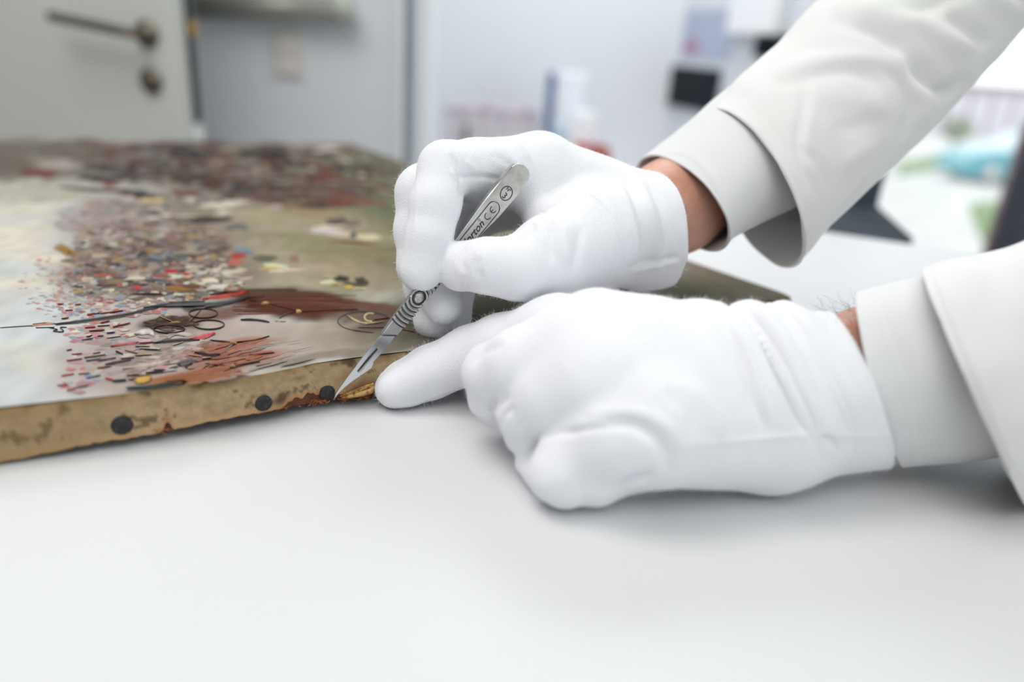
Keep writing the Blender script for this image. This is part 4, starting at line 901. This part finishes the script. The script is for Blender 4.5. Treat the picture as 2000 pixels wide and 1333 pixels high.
o = prism('blade_slot', [onS(a, b, -.00075) for a, b in sl2], tuple(-Nf * .00006), M['steel_dark'], None); o.parent = bd; o.matrix_parent_inverse = Matrix.Identity(4)
tube('seat_line', [onS(747, 656, .0001), onS(775, 656.5, .0001)], .00022, M['steel_dark'], scal, 6)
tube('bright_spine', [onS(a, b, -.0003) - Wf * .0001 for a, b in ((748, 653), (776, 615), (808, 573), (892, 469), (947, 393), (1000, 327))], .0004, M['steel_polish'], scal, 6)
# grip: a round boss and curved bars either side
def s2(px, py, lift): return onS(px, py, lift)
cc_ = onS(818, 582); 
def local(a, w, lift=0.0): return cc_ + Ld * a + Wf * w + Nf * lift
halfw = .0046
lathe('grip_boss', [(.0026, -.0003), (.0026, .0006), (.0022, .0009), (.0001, .001)], cc_, Nf, M['steel'], scal, 28)
for r_ in (.0033, ):
    tube('grip_groove', [local(r_ * math.cos(t), r_ * math.sin(t), .0002) for t in np.linspace(0, 2 * math.pi, 33)[:-1]], .0004, M['steel_dark'], scal, 6, True)
for sgn in (-1, 1):
    for k in range(7 if sgn > 0 else 6):
        r_ = .0044 + k * .0023; 
        if sgn < 0 and r_ > .0165: continue
        wlim = min(.93, halfw * (.92 if k < 2 else .95) / r_); t0 = math.asin(wlim)
        cur = 1.0
        pts = [(sgn * r_ * math.cos(t), r_ * math.sin(t)) for t in np.linspace(-t0, t0, 13)]
        rb_ = tube('grip_ridge', [local(a, w, .00025) for a, w in pts], .00062, M['steel'], scal, 8)
        gv = tube('grip_groove', [local(a + sgn * .00108, w, .0001) for a, w in pts], .0003, M['steel_dark'], None, 6); gv.parent = rb_; gv.matrix_parent_inverse = Matrix.Identity(4)
# panel outline, rings and lettering pressed into the handle
def loop_px(name, pts, r, mt, closed=True): return tube(name, [onS(a, b, .00002) for a, b in smooth_pl(pts + ([pts[0]] if closed else []), 6)[: -1 if closed else None]], r, mt, scal, 6, closed)
pan = [(885, 478), (905, 452), (925, 425), (945, 405)]
pv = []
def along_px(c, a, w): p = onS(*c); q = p + Ld * a + Wf * w; return proj(np.array(q))[:2]
cEnd = onS(963.5, 408)
def LP(a, w, lift=.00003): return cEnd + Ld * a + Wf * w + Nf * lift
hw = .0037
arcp = [LP(hw * math.sin(t), -hw * math.cos(t)) for t in np.linspace(0, math.pi, 15)]
path = [LP(-.05, -hw * .92), LP(-.02, -hw * .97)] + arcp + [LP(-.02, hw * .97), LP(-.05, hw * .92)]
tube('panel_rim', path, .00026, M['steel_dark'], scal, 6)
tube('panel_rim', [p + Wf * .0002 + Ld * .0003 for p in path], .00022, M['steel_polish'], scal, 6)
cN = onS(989, 378)
tube('number_ring', [cN + Ld * (.0037 * math.cos(t)) + Wf * (.0034 * math.sin(t)) + Nf * .00003 for t in np.linspace(0, 2 * math.pi, 41)[:-1]], .00026, M['steel_dark'], scal, 6, True)
def text(name, s, origin, xd, yd, size, shear=0.0, bold=0.0):
    c = bpy.data.curves.new(name, 'FONT'); c.body = s; c.size = size; c.extrude = .00006; c.shear = shear; c.offset = bold; c.align_x = 'CENTER'; c.align_y = 'CENTER'; c.resolution_u = 3
    me_o = bpy.data.objects.new(name, c); COL.objects.link(me_o); xd = Vector(xd).normalized(); yd = (Vector(yd) - xd * Vector(yd).dot(xd)).normalized(); zd = xd.cross(yd)
    bpy.context.view_layer.update(); dg = bpy.context.evaluated_depsgraph_get(); me = bpy.data.meshes.new_from_object(me_o.evaluated_get(dg)); bpy.data.objects.remove(me_o)
    mt = Matrix(((xd.x, yd.x, zd.x, origin[0]), (xd.y, yd.y, zd.y, origin[1]), (xd.z, yd.z, zd.z, origin[2]), (0, 0, 0, 1)))
    me.transform(mt); me.materials.clear(); o = link(name, me, M['steel_dark'], None, False); keep(o, scal); return o
ctr = onS(925, 456)
text('lettering', 'Swann-Morton', onS(947, 429) - Ld * .0187 + Nf * .00005, Ld, -Wf, .0056, .32, .00008)
rg = onS(936, 430); tube('registered_mark', [rg + Ld * (.0006 * math.cos(t)) + Wf * (.0006 * math.sin(t)) + Nf * .00004 for t in np.linspace(0, 2 * math.pi, 15)[:-1]], .00014, M['steel_dark'], scal, 5, True)
# CE mark: two open arcs
for cp, bar_ in (((953, 422), False), ((963.5, 409), True)):
    c0 = onS(*cp); r_ = .0018
    pts = [c0 + Ld * (r_ * math.cos(t)) - Wf * (r_ * math.sin(t)) + Nf * .00005 for t in np.linspace(math.radians(75), math.radians(285), 15)]
    o = tube('ce_mark', pts, .00024, M['steel_dark'], scal, 6)
    if bar_:
        q = tube('ce_mark', [c0 - Ld * r_ + Nf * .00005, c0 - Ld * .0003 + Nf * .00005], .00024, M['steel_dark'], None, 6); q.parent = o; q.matrix_parent_inverse = Matrix.Identity(4)
text('numeral', '3', onS(985.5, 383) + Nf * .00005, Wf, Ld, .0046, 0, .00006)
text('numeral', 'Nº', onS(993, 371) + Nf * .00005, Wf, Ld, .0026, 0, .00003)

# ------------------------------------------------------------------ person: gloves, wrists, sleeves
person = empty('person', (.66, .55, 0), 'person in a white lab coat and white cotton gloves bending over the painting', 'person')
HN = -np.array([R_[2], -U_[2], F_[2]])
def zt(px, py, h):                      # depth at which the pixel is h metres above the table
    d = -(F_[2] + (px - 1000) / FPX * R_[2] - (py - 666.5) / FPX * U_[2]); return (CAMH - h) / d
def ph(px, py, h_mm, r):                # (pixel, height above table, radius in pixels)
    z = zt(px, py, h_mm * 1e-3); return W(px, py, np.float64(z)), r / FPX * z
def pz(px, py, z, r): return W(px, py, np.float64(z)), r / FPX * z

def build_glove(groups, palm, cuts, cav, vox, kf, ridges_, lapn=3, floor=None, rucks=None):
    allp = [p for g_ in groups for p in g_] + palm_pts(palm)
    P = np.array([p[0] for p in allp]); Rm = max(p[1] for p in allp)
    fd = Field(P.min(0) - Rm - .006, P.max(0) + Rm + .006, vox)
    S = None
    for g_ in groups:
        A_ = fd.new(); fd.chain(A_, [(p, q * 1.05) for p, q in g_], .004)
        S = A_ if S is None else fd.merge(S, A_, kf)
    A_ = fd.new()
    for a, b in palm: fd.cone(A_, a[0], b[0], a[1], b[1], .010, .034)
    S = fd.merge(S, A_, .012)
    X = fd.g[0][:, None, None]; Y = fd.g[1][None, :, None]; Z = fd.g[2][None, None, :]
    for p, n in cuts:                    # open, hollow cuff
        dc = ((X - p[0]) * n[0] + (Y - p[1]) * n[1] + (Z - p[2]) * n[2]).astype(np.float32)
        inner = np.maximum(S + .0025, -(dc + .035))
        S = np.maximum(np.maximum(S, dc), -inner)
    if floor is not None: S = np.maximum(S, (floor - Z).astype(np.float32) + 0 * X + 0 * Y)
    V, Q = fd.mesh(S.astype(np.float32)); V = lap(V, Q, lapn, .5)
    if rucks:                            # cloth rucked up across the wrist
        ax, lst = rucks; nn = vnorm(V, Q); sv = V @ ax; wgt = np.clip((V[:, 2] - TZ - .018) / .03, 0, 1) * np.clip(-((V - cuts[0][0]) @ cuts[0][1]) / .016 - .15, 0, 1)
        for s0, am, wi in lst: V = V + nn * (am * 1e-3 * np.exp(-((sv - s0) / (wi * 1e-3)) ** 2) * wgt)[:, None]
    for gi, grp in enumerate(ridges_): V = folds(V, Q, [(it[0], it[1] * (1.5 if gi == 0 else 1.7)) + tuple(it[2:]) for it in grp])
    nn = vnorm(V, Q)
    dn = np.array([noise.noise(Vector((v[0] * 55, v[1] * 55, v[2] * 55))) for v in V])
    V = V + nn * (dn * .0005)[:, None]
    return V, Q
def palm_pts(palm): return [q for ab in palm for q in ab]

# ---- right glove, holding the scalpel
index_ = [pz(1035, 335, .409, 66), pz(930, 334, .391, 58), pz(870, 330, .374, 50), pz(850, 400, .367, 46), pz(839, 460, .366, 42), pz(823, 528, .368, 40)]
middle_ = [pz(1010, 345, .428, 60), pz(900, 350, .410, 54), pz(829, 378, .394, 52), pz(818, 450, .393, 44), pz(822, 520, .393, 42), pz(868, 594, .388, 38)]
ring_ = [pz(1010, 365, .450, 52), pz(880, 400, .436, 46), pz(838, 470, .424, 42), pz(830, 560, .412, 38), pz(846, 626, .402, 37)]
little_ = [pz(1020, 390, .470, 46), pz(930, 420, .456, 42), pz(890, 500, .438, 38), pz(888, 570, .420, 35), pz(886, 622, .409, 34)]
thumb_ = [pz(1170, 462, .392, 88), pz(1080, 500, .374, 78), pz(1010, 524, .365, 59), pz(950, 519, .362, 51), pz(905, 518, .366, 42), pz(896, 528, .367, 38)]
wr = pz(1262, 452, .432, 98)
palmR = [(pz(1056, 372, .406, 52), pz(1066, 424, .398, 46)), (pz(1072, 336, .408, 66), wr), (pz(1060, 345, .425, 66), wr), (pz(1040, 365, .448, 60), pz(1250, 440, .45, 84)), (pz(1040, 395, .466, 52), pz(1250, 450, .455, 84)), (pz(1170, 450, .394, 84), wr), (pz(1110, 500, .392, 70), pz(1250, 490, .428, 64)), (wr, pz(1345, 466, .446, 93))]
cutp = W(1284, 440, np.float64(.44)); axv = W(1400, 405, np.float64(.462)) - W(1262, 446, np.float64(.432)); axv /= np.linalg.norm(axv)
cn = R_ * .97 + U_ * .16 + F_ * .22; cn /= np.linalg.norm(cn)
cavR = [pz(1290, 428, .440, 78), pz(1400, 400, .46, 88)]
LT = 2.2
rR = [[  # broad folds
    ([(1012, 268), (1020, 290), (1030, 312)], .5, 7), ([(985, 268), (1000, 290), (1012, 318)], -.6, 6), ([(960, 300), (990, 318), (1010, 326)], -.4, 7),
    ([(890, 345), (940, 345), (985, 352)], -1.3, 4.5), ([(880, 300), (895, 330), (900, 360)], -.9, 6), ([(905, 312), (925, 330), (935, 340)], .6, 6),
    ([(893, 352), (901, 372), (903, 388)], -1.1, 4), ([(878, 330), (890, 350), (896, 370)], .8, 5),
    ([(1046, 434), (1028, 462), (1010, 470)], -1.4, 7), ([(1105, 381), (1070, 400), (1046, 434)], -.9, 6), ([(1110, 376), (1150, 376), (1190, 410), (1215, 470), (1225, 520)], .5, 4),
    ([(1080, 430), (1075, 470), (1080, 520)], -1.2, 10), ([(1105, 425), (1100, 470), (1108, 520)], .9, 12), ([(1135, 440), (1128, 490), (1120, 530)], -.8, 9),
    ([(908, 478), (900, 505), (905, 535)], -.8, 7), ([(935, 500), (930, 525), (940, 548)], -.7, 9), ([(950, 486), (947, 520), (955, 550)], .7, 8),
    ([(1215, 345), (1245, 400), (1262, 470), (1258, 520)], -1.3, 9), ([(1240, 345), (1268, 400), (1284, 470), (1280, 530)], 1.2, 9), ([(1262, 352), (1290, 410), (1303, 470), (1300, 535)], -1.0, 8), ([(1200, 345), (1228, 400), (1243, 470), (1236, 520)], .9, 9),
    ([(1230, 525), (1262, 512), (1300, 508), (1330, 500)], -1.0, 6), ([(1235, 535), (1270, 522), (1330, 510)], .8, 7)],
   [([(816, 350), (812, 420), (806, 480), (798, 540)], .35, 3), ([(901, 395), (884, 450), (872, 505), (852, 545)], .45, 3.5),
    ([(905, 562), (950, 572), (1010, 584), (1070, 580), (1140, 556)], .5, 3.5), ([(1010, 268), (1030, 296), (1040, 320)], .45, 2.6), ([(1334, 430), (1338, 480), (1336, 520)], .6, 5)]]
VR, QR = build_glove([index_, middle_, ring_, little_, thumb_], palmR, [(cutp, cn)], cavR, .00085, .0022, rR)
gr = quads('glove', VR, QR, M['glove']); keep(gr, person); gr['label'] = 'white cotton glove holding the scalpel'

# ---- left glove, resting on the table
iL = [ph(1085, 668, 44, 76), ph(985, 680, 34, 64), ph(920, 694, 26, 54), ph(840, 728, 16, 48), ph(790, 750, 11, 42), ph(768, 761, 9.5, 35)]
mL = [ph(1100, 700, 50, 84), ph(1020, 715, 46, 70), ph(962, 728, 38, 54), ph(962, 778, 24, 42), ph(990, 812, 14, 34)]
rL = [ph(1140, 750, 46, 88), ph(1070, 775, 38, 74), ph(1026, 806, 29, 52), ph(1030, 848, 18, 40), ph(1052, 872, 11, 32)]
pL = [ph(1270, 830, 36, 92), ph(1190, 858, 30, 82), ph(1120, 894, 20, 66), ph(1092, 926, 14.5, 55), ph(1108, 945, 11, 46)]
tL = [ph(1340, 730, 28, 60), ph(1240, 722, 20, 48), ph(1160, 716, 15, 40), ph(1120, 714, 12, 34)]
p2 = [ph(1120, 893, 20, 64), ph(1160, 920, 15, 62), ph(1200, 905, 14, 60)]
p3 = [ph(1030, 905, 7, 24), ph(1060, 925, 8, 32), ph(1100, 950, 8.5, 36)]
wA = ph(1500, 712, 50, 100); wB = ph(1500, 835, 27, 110)
palmL = [(ph(1095, 668, 46, 88), wA), (ph(1130, 700, 52, 96), wA), (ph(1190, 740, 46, 110), wA), (ph(1200, 780, 40, 108), wB), (ph(1270, 835, 34, 98), wB), (ph(1290, 862, 27, 86), wB), (ph(1168, 664, 56, 101), ph(1400, 702, 50, 94)), (wA, ph(1800, 700, 54, 98)), (wB, ph(1800, 800, 32, 104)), (ph(1350, 775, 40, 120), ph(1780, 760, 44, 120))]
c1 = W(1632, 600, zt(1632, 600, .085)); c2_ = W(1741, 855, zt(1741, 855, .02))
edge_v = c2_ - c1; edge_v /= np.linalg.norm(edge_v); midp = W(1698, 720, zt(1698, 720, .062)); side = midp - (c1 + c2_) / 2; side -= edge_v * side.dot(edge_v)
vd = midp - CAM; vd /= np.linalg.norm(vd); cnL = np.cross(edge_v, vd); cnL /= np.linalg.norm(cnL)
if cnL.dot(R_) < 0: cnL = -cnL
cnL = cnL + vd * .2; cnL /= np.linalg.norm(cnL)
cavL = [ph(1620, 745, 46, 118), ph(1850, 730, 46, 130)]
rL_ = [[
    ([(1380, 582), (1420, 630), (1450, 700), (1470, 780), (1500, 850)], -1.5, 8), ([(1395, 590), (1440, 650), (1475, 730), (1500, 820)], 1.1, 9), ([(1445, 592), (1480, 640), (1520, 720), (1560, 810), (1590, 860)], -1.4, 8), ([(1425, 588), (1462, 650), (1500, 730), (1530, 800)], .9, 9),
    ([(1475, 592), (1520, 650), (1560, 740), (1595, 830)], .9, 9), ([(1515, 596), (1560, 660), (1600, 750), (1630, 830)], -.9, 9),
    ([(1170, 830), (1240, 830), (1290, 870), (1310, 930)], -1.6, 13), ([(1150, 812), (1230, 805), (1300, 830), (1345, 890)], .9, 14), ([(1100, 848), (1150, 838), (1185, 836)], -1.0, 5), ([(1060, 856), (1090, 846), (1140, 840)], -.8, 7),
    ([(1200, 948), (1240, 935), (1275, 925)], -1.8, 6), ([(1185, 962), (1230, 950), (1260, 945)], .8, 7), ([(985, 845), (980, 815), (1005, 795)], -1.0, 7), ([(960, 808), (970, 795), (1000, 770)], -.9, 7), ([(915, 715), (940, 690), (985, 672)], -.8, 9),
    ([(1300, 760), (1340, 800), (1360, 860)], -.8, 14), ([(1330, 740), (1390, 800), (1410, 870)], .7, 14)],
   [([(1320, 872), (1400, 866), (1480, 858), (1600, 850), (1680, 852), (1750, 852)], .55, 4), ([(1690, 640), (1730, 740), (1752, 840)], .5, 6), ([(1600, 850), (1625, 862), (1640, 885)], -1.2, 7), ([(1655, 640), (1700, 740), (1722, 840)], -.35, 4),
    ([(745, 792), (800, 790), (850, 772), (910, 752)], .4, 3)]]
axk = .915 * R_ + .405 * U_
def ruck(px, py, h): return float(W(px, py, zt(px, py, h)) @ axk)
rk = []
for px, am, wi in ((1345, -.8, 4), (1395, .8, 5), (1440, -2.6, 2.6), (1478, 1.5, 4), (1515, -2.4, 2.4), (1545, 1.4, 4), (1590, -1.8, 2.6), (1615, .8, 3)): rk.append((ruck(px, 605, .075), am, wi))
VL, QL = build_glove([iL, mL, rL, pL, tL, p2, p3], palmL, [(midp, cnL)], cavL, .00095, .0024, rL_, floor=TZ + .0006, rucks=(axk, rk))
gl_o = quads('glove', VL, QL, M['glove']); keep(gl_o, person); gl_o['label'] = 'white cotton glove resting on the table with index finger out'

# ---- bare body: forearms, arms and trunk as one surface
Wd = lambda x, y, z: np.array([x, y, z])
elR = W(1880, -60, np.float64(.52)); shR = Wd(.63, .73, 1.20); elL = Wd(.40, .245, TZ + .075); shL = Wd(.62, .34, 1.16)
fdB = Field((.02, .10, .72), (1.02, 1.05, 1.50), .0042)
SB = fdB.new()
wrR = pz(1320, 402, .455, 82)
fdB.chain(SB, [pz(1255, 428, .442, 82), wrR, pz(1420, 332, .475, 84), (elR, .035), (shR, .048)], .02)
wrL = ph(1660, 735, 45, 96)
fdB.chain(SB, [ph(1560, 745, 45, 86), (wrL[0], wrL[1] * .93), ph(1800, 728, 46, 90), (W(2250, 705, np.float64(.334)), .036), (elL, .036), (shL, .048)], .01)
fdB.chain(SB, [ph(1600, 690, 58, 58), ph(1690, 662, 56, 56), ph(1800, 660, 58, 62)], .012); fdB.chain(SB, [ph(1600, 815, 32, 56), ph(1740, 815, 30, 58), ph(1800, 812, 32, 64)], .012)
tr = [(Wd(.71, .535, 1.12), .055), (Wd(.78, .54, 1.0), .075), (Wd(.88, .55, .80), .09)]
fdB.chain(SB, [(Wd(.71, .535, 1.15), .04), (Wd(.60, .535, 1.31), .046)], .02)
fdB.chain(SB, tr, .06); fdB.cone(SB, shR + np.array([.075, -.09, -.03]), shL + np.array([.075, .09, -.02]), .04, .04, .02)
VB, QB = fdB.mesh(SB); VB = lap(VB, QB, 3, .5)
bd_ = quads('body', VB, QB, M['skin']); keep(bd_, person)

# ---- sleeves
def ring_px(cx, cy, z, hx, hy, bx, by, bz):
    C = W(cx, cy, np.float64(z)); return C, W(cx + hx, cy + hy, np.float64(z)) - C, W(cx + bx, cy + by, np.float64(z - bz)) - C
def ring_w(C, A_, B_): return np.array(C, float), np.array(A_, float), np.array(B_, float)
def extend(rings, cs, rs):
    out = list(rings); pc = out[-1][0]
    for i, (c, q) in enumerate(zip(cs, rs)):
        c = np.array(c, float); nx = np.array(cs[i + 1], float) if i + 1 < len(cs) else 2 * c - pc
        t = nx - pc; t /= np.linalg.norm(t); A_ = out[-1][1]; B_ = out[-1][2]
        A_ = A_ - t * A_.dot(t); A_ /= np.linalg.norm(A_); B_ = B_ - t * B_.dot(t); B_ = B_ - A_ * B_.dot(A_); B_ /= np.linalg.norm(B_)
        out.append((c, A_ * q, B_ * q)); pc = c
    return out
def mix(a, b, t): return np.array(a) * (1 - t) + np.array(b) * t
def sleeve(name, rings, mt, nl, na, th, deep, fold_items=(), wob=.0008, wobs=30, seed=0, lip=.0008):
    K = np.array([np.concatenate(r) for r in rings]); n = len(K)
    E = np.vstack([2 * K[0] - K[1], K, 2 * K[-1] - K[-2]]); prm = np.linspace(0, n - 1, nl); out = []
    for s in prm:
        i = min(int(s), n - 2); t = s - i; a, b, c, d = E[i:i + 4]
        out.append(.5 * (2 * b + (c - a) * t + (2 * a - 5 * b + 4 * c - d) * t * t + (3 * b - a - 3 * c + d) * t ** 3))
    out = np.array(out); ph_ = np.linspace(0, 2 * math.pi, na, endpoint=False)
    def loop(o, sc=1.0):
        C, A_, B_ = o[:3], o[3:6], o[6:9]
        return C + sc * (np.cos(ph_)[:, None] * A_ + np.sin(ph_)[:, None] * B_)
    rows_ = []
    di = max(2, int(nl * deep))
    for k in range(di, -1, -1): 
        r = np.linalg.norm(out[k][3:6]); rows_.append(loop(out[k], 1 - th / r))
    rows_.append(loop(out[0], 1.0))
    for k in range(1, nl): rows_.append(loop(out[k]))
    nr = len(rows_); V = np.concatenate(rows_); ii = (np.arange(nr - 1)[:, None] * na + np.arange(na)[None, :]).ravel(); jj = (np.arange(nr - 1)[:, None] * na + (np.arange(na)[None, :] + 1) % na).ravel()
    Q = np.stack([ii, jj, jj + na, ii + na], 1)
    # outward orientation
    N = vnorm(V, Q); cen = np.repeat(out[-1][None, :3], na, 0)
    if np.einsum('ij,ij->i', N[-na:], V[-na:] - cen).mean() < 0: Q = Q[:, ::-1]
    N = vnorm(V, Q)
    isout = np.arange(len(V)) >= (di + 1) * na
    w = np.array([noise.noise(Vector((v[0] * wobs + seed, v[1] * wobs, v[2] * wobs))) + .5 * noise.noise(Vector((v[0] * wobs * 2.4 + seed, v[1] * wobs * 2.4, v[2] * wobs * 2.4))) for v in V])
    # inner wall follows the outer
    V = V + N * (w * wob * np.where(isout, 1, -1))[:, None]
    if fold_items:
        V2 = folds(V, Q, fold_items, zgap=.012); V = np.where(isout[:, None], V2, V)
    o = quads(name, V, Q, mt); keep(o, person); return o
# right: shirt cuff then coat
cufR = [ring_px(1327, 397, .455, 57, 95, 80, 2, .042), ring_px(1352, 376, .457, 57, 94, 76, -6, .043), ring_px(1410, 338, .461, 60, 104, 68, -20, .043), ring_px(1500, 280, .469, 70, 116, 58, -30, .040), ring_px(1590, 215, .477, 74, 110, 50, -30, .038)]
sleeve('shirt_cuff', cufR, M['cuff'], 60, 110, .0016, .4, [([(1283, 302), (1340, 310), (1385, 360), (1408, 420), (1390, 485)], -.25, 5), ([(1296, 296), (1350, 304), (1398, 356), (1420, 420), (1402, 478)], .25, 5)], .0006, 40, 3)
coatR = [ring_px(1466, 372, .458, 84, 151, 62, -40, .046), ring_px(1490, 346, .460, 84, 150, 60, -40, .047), ring_px(1526, 302, .464, 87, 148, 52, -40, .047), ring_px(1617, 217, .474, 99, 134, 46, -38, .042), ring_px(1710, 122, .486, 118, 120, 40, -36, .046), ring_px(1822, 22, .502, 116, 104, 36, -34, .05), ring_px(1940, -84, .518, 108, 100, 30, -40, .052)]
coatR = extend(coatR, [mix(elR, shR, .35), mix(elR, shR, .7), shR + np.array([.02, -.03, .0])], [.066, .075, .085])
fR_ = [([(1383, 232), (1440, 240), (1490, 290), (1530, 370), (1556, 460)], -.5, 5, .02), ([(1395, 226), (1455, 234), (1505, 285), (1546, 365), (1572, 455)], .5, 6, .02),
       ([(1575, 150), (1570, 220), (1558, 270), (1570, 330), (1600, 390)], -.5, 9), ([(1592, 140), (1590, 200), (1576, 280), (1590, 350)], .3, 11), ([(1500, 165), (1580, 150), (1660, 140), (1740, 170)], -.9, 14), ([(1520, 140), (1600, 120), (1700, 115), (1770, 150)], 1.0, 16),
       ([(1620, 30), (1720, 60), (1800, 130), (1830, 170)], -3.2, 16), ([(1660, 10), (1760, 30), (1850, 80), (1900, 110)], 2.2, 20), ([(1740, 90), (1790, 130), (1810, 200), (1790, 250)], 2.0, 15), ([(1770, 110), (1810, 160), (1850, 175), (1900, 150)], -2.6, 14), ([(1700, 120), (1760, 160), (1780, 220), (1760, 270)], -1.2, 12), ([(1850, 20), (1900, 60), (1940, 90)], -2.0, 16), ([(1900, -20), (1960, 10), (2000, 40)], 1.6, 18), ([(1700, 20), (1790, 20), (1880, -10)], -1.4, 16),
       ([(1600, 180), (1700, 200), (1740, 230)], .5, 18), ([(1620, 260), (1700, 240), (1750, 245)], -.6, 16), ([(1640, 330), (1680, 300), (1720, 280)], .5, 14), ([(1560, 290), (1600, 320), (1620, 380)], -.6, 10),
       ([(1590, 470), (1640, 420), (1700, 360), (1770, 290)], -.5, 5), ([(1575, 460), (1630, 405), (1690, 345), (1755, 280)], .5, 7), ([(1455, 210), (1490, 230), (1540, 300), (1570, 380)], -.4, 8)]
fR_ = [(f[0], f[1] * (2.6 if f[2] > 8 else 1.3)) + tuple(f[2:]) for f in fR_]
sleeve('coat_sleeve', coatR, M['coat'], 190, 150, .0022, .24, fR_, .0013, 24, 11)
# left
cufL = [ring_px(1722, 742, .338, 44, 172, -22, -2, .038), ring_px(1760, 736, .338, 50, 174, -16, -4, .039), ring_px(1830, 724, .338, 56, 178, -8, -6, .040), ring_px(1930, 706, .338, 58, 182, 0, -8, .040), ring_px(2040, 694, .338, 58, 184, 0, -8, .038)]
sleeve('shirt_cuff', cufL, M['cuff'], 60, 120, .0016, .4, [([(1702, 572), (1740, 680), (1775, 800), (1790, 900)], -.3, 4, .02), ([(1712, 572), (1750, 680), (1786, 800), (1800, 900)], .25, 5, .02), ([(1780, 850), (1850, 840), (1930, 800)], -.3, 14)], .0006, 30, 5)
coatL = [ring_px(1905, 762, .326, 102, 232, -12, -4, .042), ring_px(1950, 750, .326, 100, 236, -6, -6, .044), ring_px(2050, 730, .328, 96, 240, 0, -10, .044), ring_px(2250, 700, .330, 90, 244, 0, -10, .05)]
coatL = extend(coatL, [elL + np.array([0, 0, .004]), mix(elL, shL, .3), mix(elL, shL, .65), shL + np.array([.02, .03, 0])], [.066, .064, .074, .085])
fL_ = [([(1815, 540), (1850, 630), (1910, 780), (1970, 920)], -.5, 6, .02), ([(1830, 538), (1868, 630), (1930, 780), (1990, 920)], .4, 8, .02), ([(1920, 500), (1940, 600), (1990, 720)], -.6, 16), ([(1960, 495), (1975, 560), (2010, 640)], .6, 18)]
sleeve('coat_sleeve', coatL, M['coat'], 120, 150, .0022, .3, fL_, .0012, 24, 21)
# coat body
cb_ = [ring_w((.88, .55, .42), (0, .23, 0), (-.16, 0, 0)), ring_w((.88, .55, .62), (0, .225, 0), (-.155, 0, 0)), ring_w((.87, .55, .82), (0, .215, 0), (-.145, 0, .02)), ring_w((.77, .54, 1.0), (0, .22, 0), (-.145, 0, .09)), ring_w((.68, .535, 1.12), (0, .225, 0), (-.125, 0, .10)), ring_w((.645, .535, 1.185), (0, .185, 0), (-.10, 0, .09)), ring_w((.605, .535, 1.25), (0, .085, 0), (-.07, 0, .035)), ring_w((.59, .535, 1.285), (0, .072, 0), (-.064, 0, .03))]
sleeve('coat_body', cb_, M['coat'], 90, 120, .003, .2, (), .006, 9, 31)
tr_b = [ring_w((.86, .55, .5), (0, .19, 0), (-.13, 0, 0)), ring_w((.87, .55, .3), (0, .18, 0), (-.12, 0, 0)), ring_w((.88, .55, .02), (0, .17, 0), (-.11, 0, 0))]
M['trousers'] = mat('dark_trousers', lin(60, 64, 76), .9, bump=(600, .2, .0008))
for dy in (-.10, .10):
    sleeve('trouser_leg', [ring_w((.87, .55 + dy, .05), (0, .075, 0), (-.085, 0, 0)), ring_w((.87, .55 + dy, .4), (0, .085, 0), (-.095, 0, 0)), ring_w((.87, .55 + dy, .8), (0, .105, 0), (-.115, 0, 0))], M['trousers'], 20, 40, .002, .2, (), .003, 8, 40)
    sh = bmesh.new(); bmesh.ops.create_uvsphere(sh, u_segments=20, v_segments=12, radius=1)
    for v in sh.verts:
        v.co = Vector((.83 + v.co.x * .14, .55 + dy + v.co.y * .048 * (1 if v.co.x < .3 else .85), max(0, .035 + v.co.z * (.05 if v.co.x > -.2 else .036))))
    me = bpy.data.meshes.new('shoe'); sh.to_mesh(me); sh.free(); keep(link('shoe', me, mat('black_leather', lin(36, 34, 34), .4, bump=(200, .1, .001))), person)

# ---- fuzz of the cotton, and hairs on the wrist
def hairs(name, V, Q, n, L, rad, mt, parent, sel=None, pts=4, comb=None):
    N = vnorm(V, Q); idx = np.arange(len(V)) if sel is None else np.nonzero(sel)[0]
    ch = nrg.choice(idx, n); base = V[ch] - N[ch] * .0001; dirs = N[ch] + nrg.normal(0, .55, (n, 3))
    if comb is not None: dirs = dirs * .5 + comb
    dirs /= np.linalg.norm(dirs, axis=1)[:, None]; ln = L * nrg.uniform(.35, 1, n); curl = nrg.normal(0, .5, (n, 3))
    hc = bpy.data.hair_curves.new(name); hc.add_curves([pts] * n)
    P = np.zeros((n, pts, 3))
    for k in range(pts):
        t = k / (pts - 1); P[:, k] = base + dirs * (ln * t)[:, None] + curl * (ln * t * t)[:, None] * .6
    hc.points.foreach_set('position', P.astype(np.float32).ravel())
    ra = hc.attributes.get('radius') or hc.attributes.new('radius', 'FLOAT', 'POINT'); ra.data.foreach_set('value', np.tile(np.linspace(rad, rad * .5, pts), n).astype(np.float32))
    hc.materials.append(mt); o = bpy.data.objects.new(name, hc); COL.objects.link(o); o.parent = parent; o['kind'] = 'stuff'; return o
M['lint'] = mat('cotton_lint', lin(246, 247, 252), .95, spec=.05)
xr, yr, zr_ = proj(VR); xl_, yl_, zl_ = proj(VL)
hairs('fuzz', VR, QR, 14000, .002, .00004, M['lint'], gr); hairs('fuzz', VL, QL, 18000, .0022, .00004, M['lint'], gl_o)
xb_, yb_, zb_ = proj(VB); M['hair'] = mat('dark_hair', lin(64, 46, 38), .6)
sel = (xb_ > 1615) & (xb_ < 1700) & (yb_ > 560) & (yb_ < 720)
hairs('arm_hair', VB, QB, 160, .011, .00004, M['hair'], bd_, sel, 6, -R_ * .6)
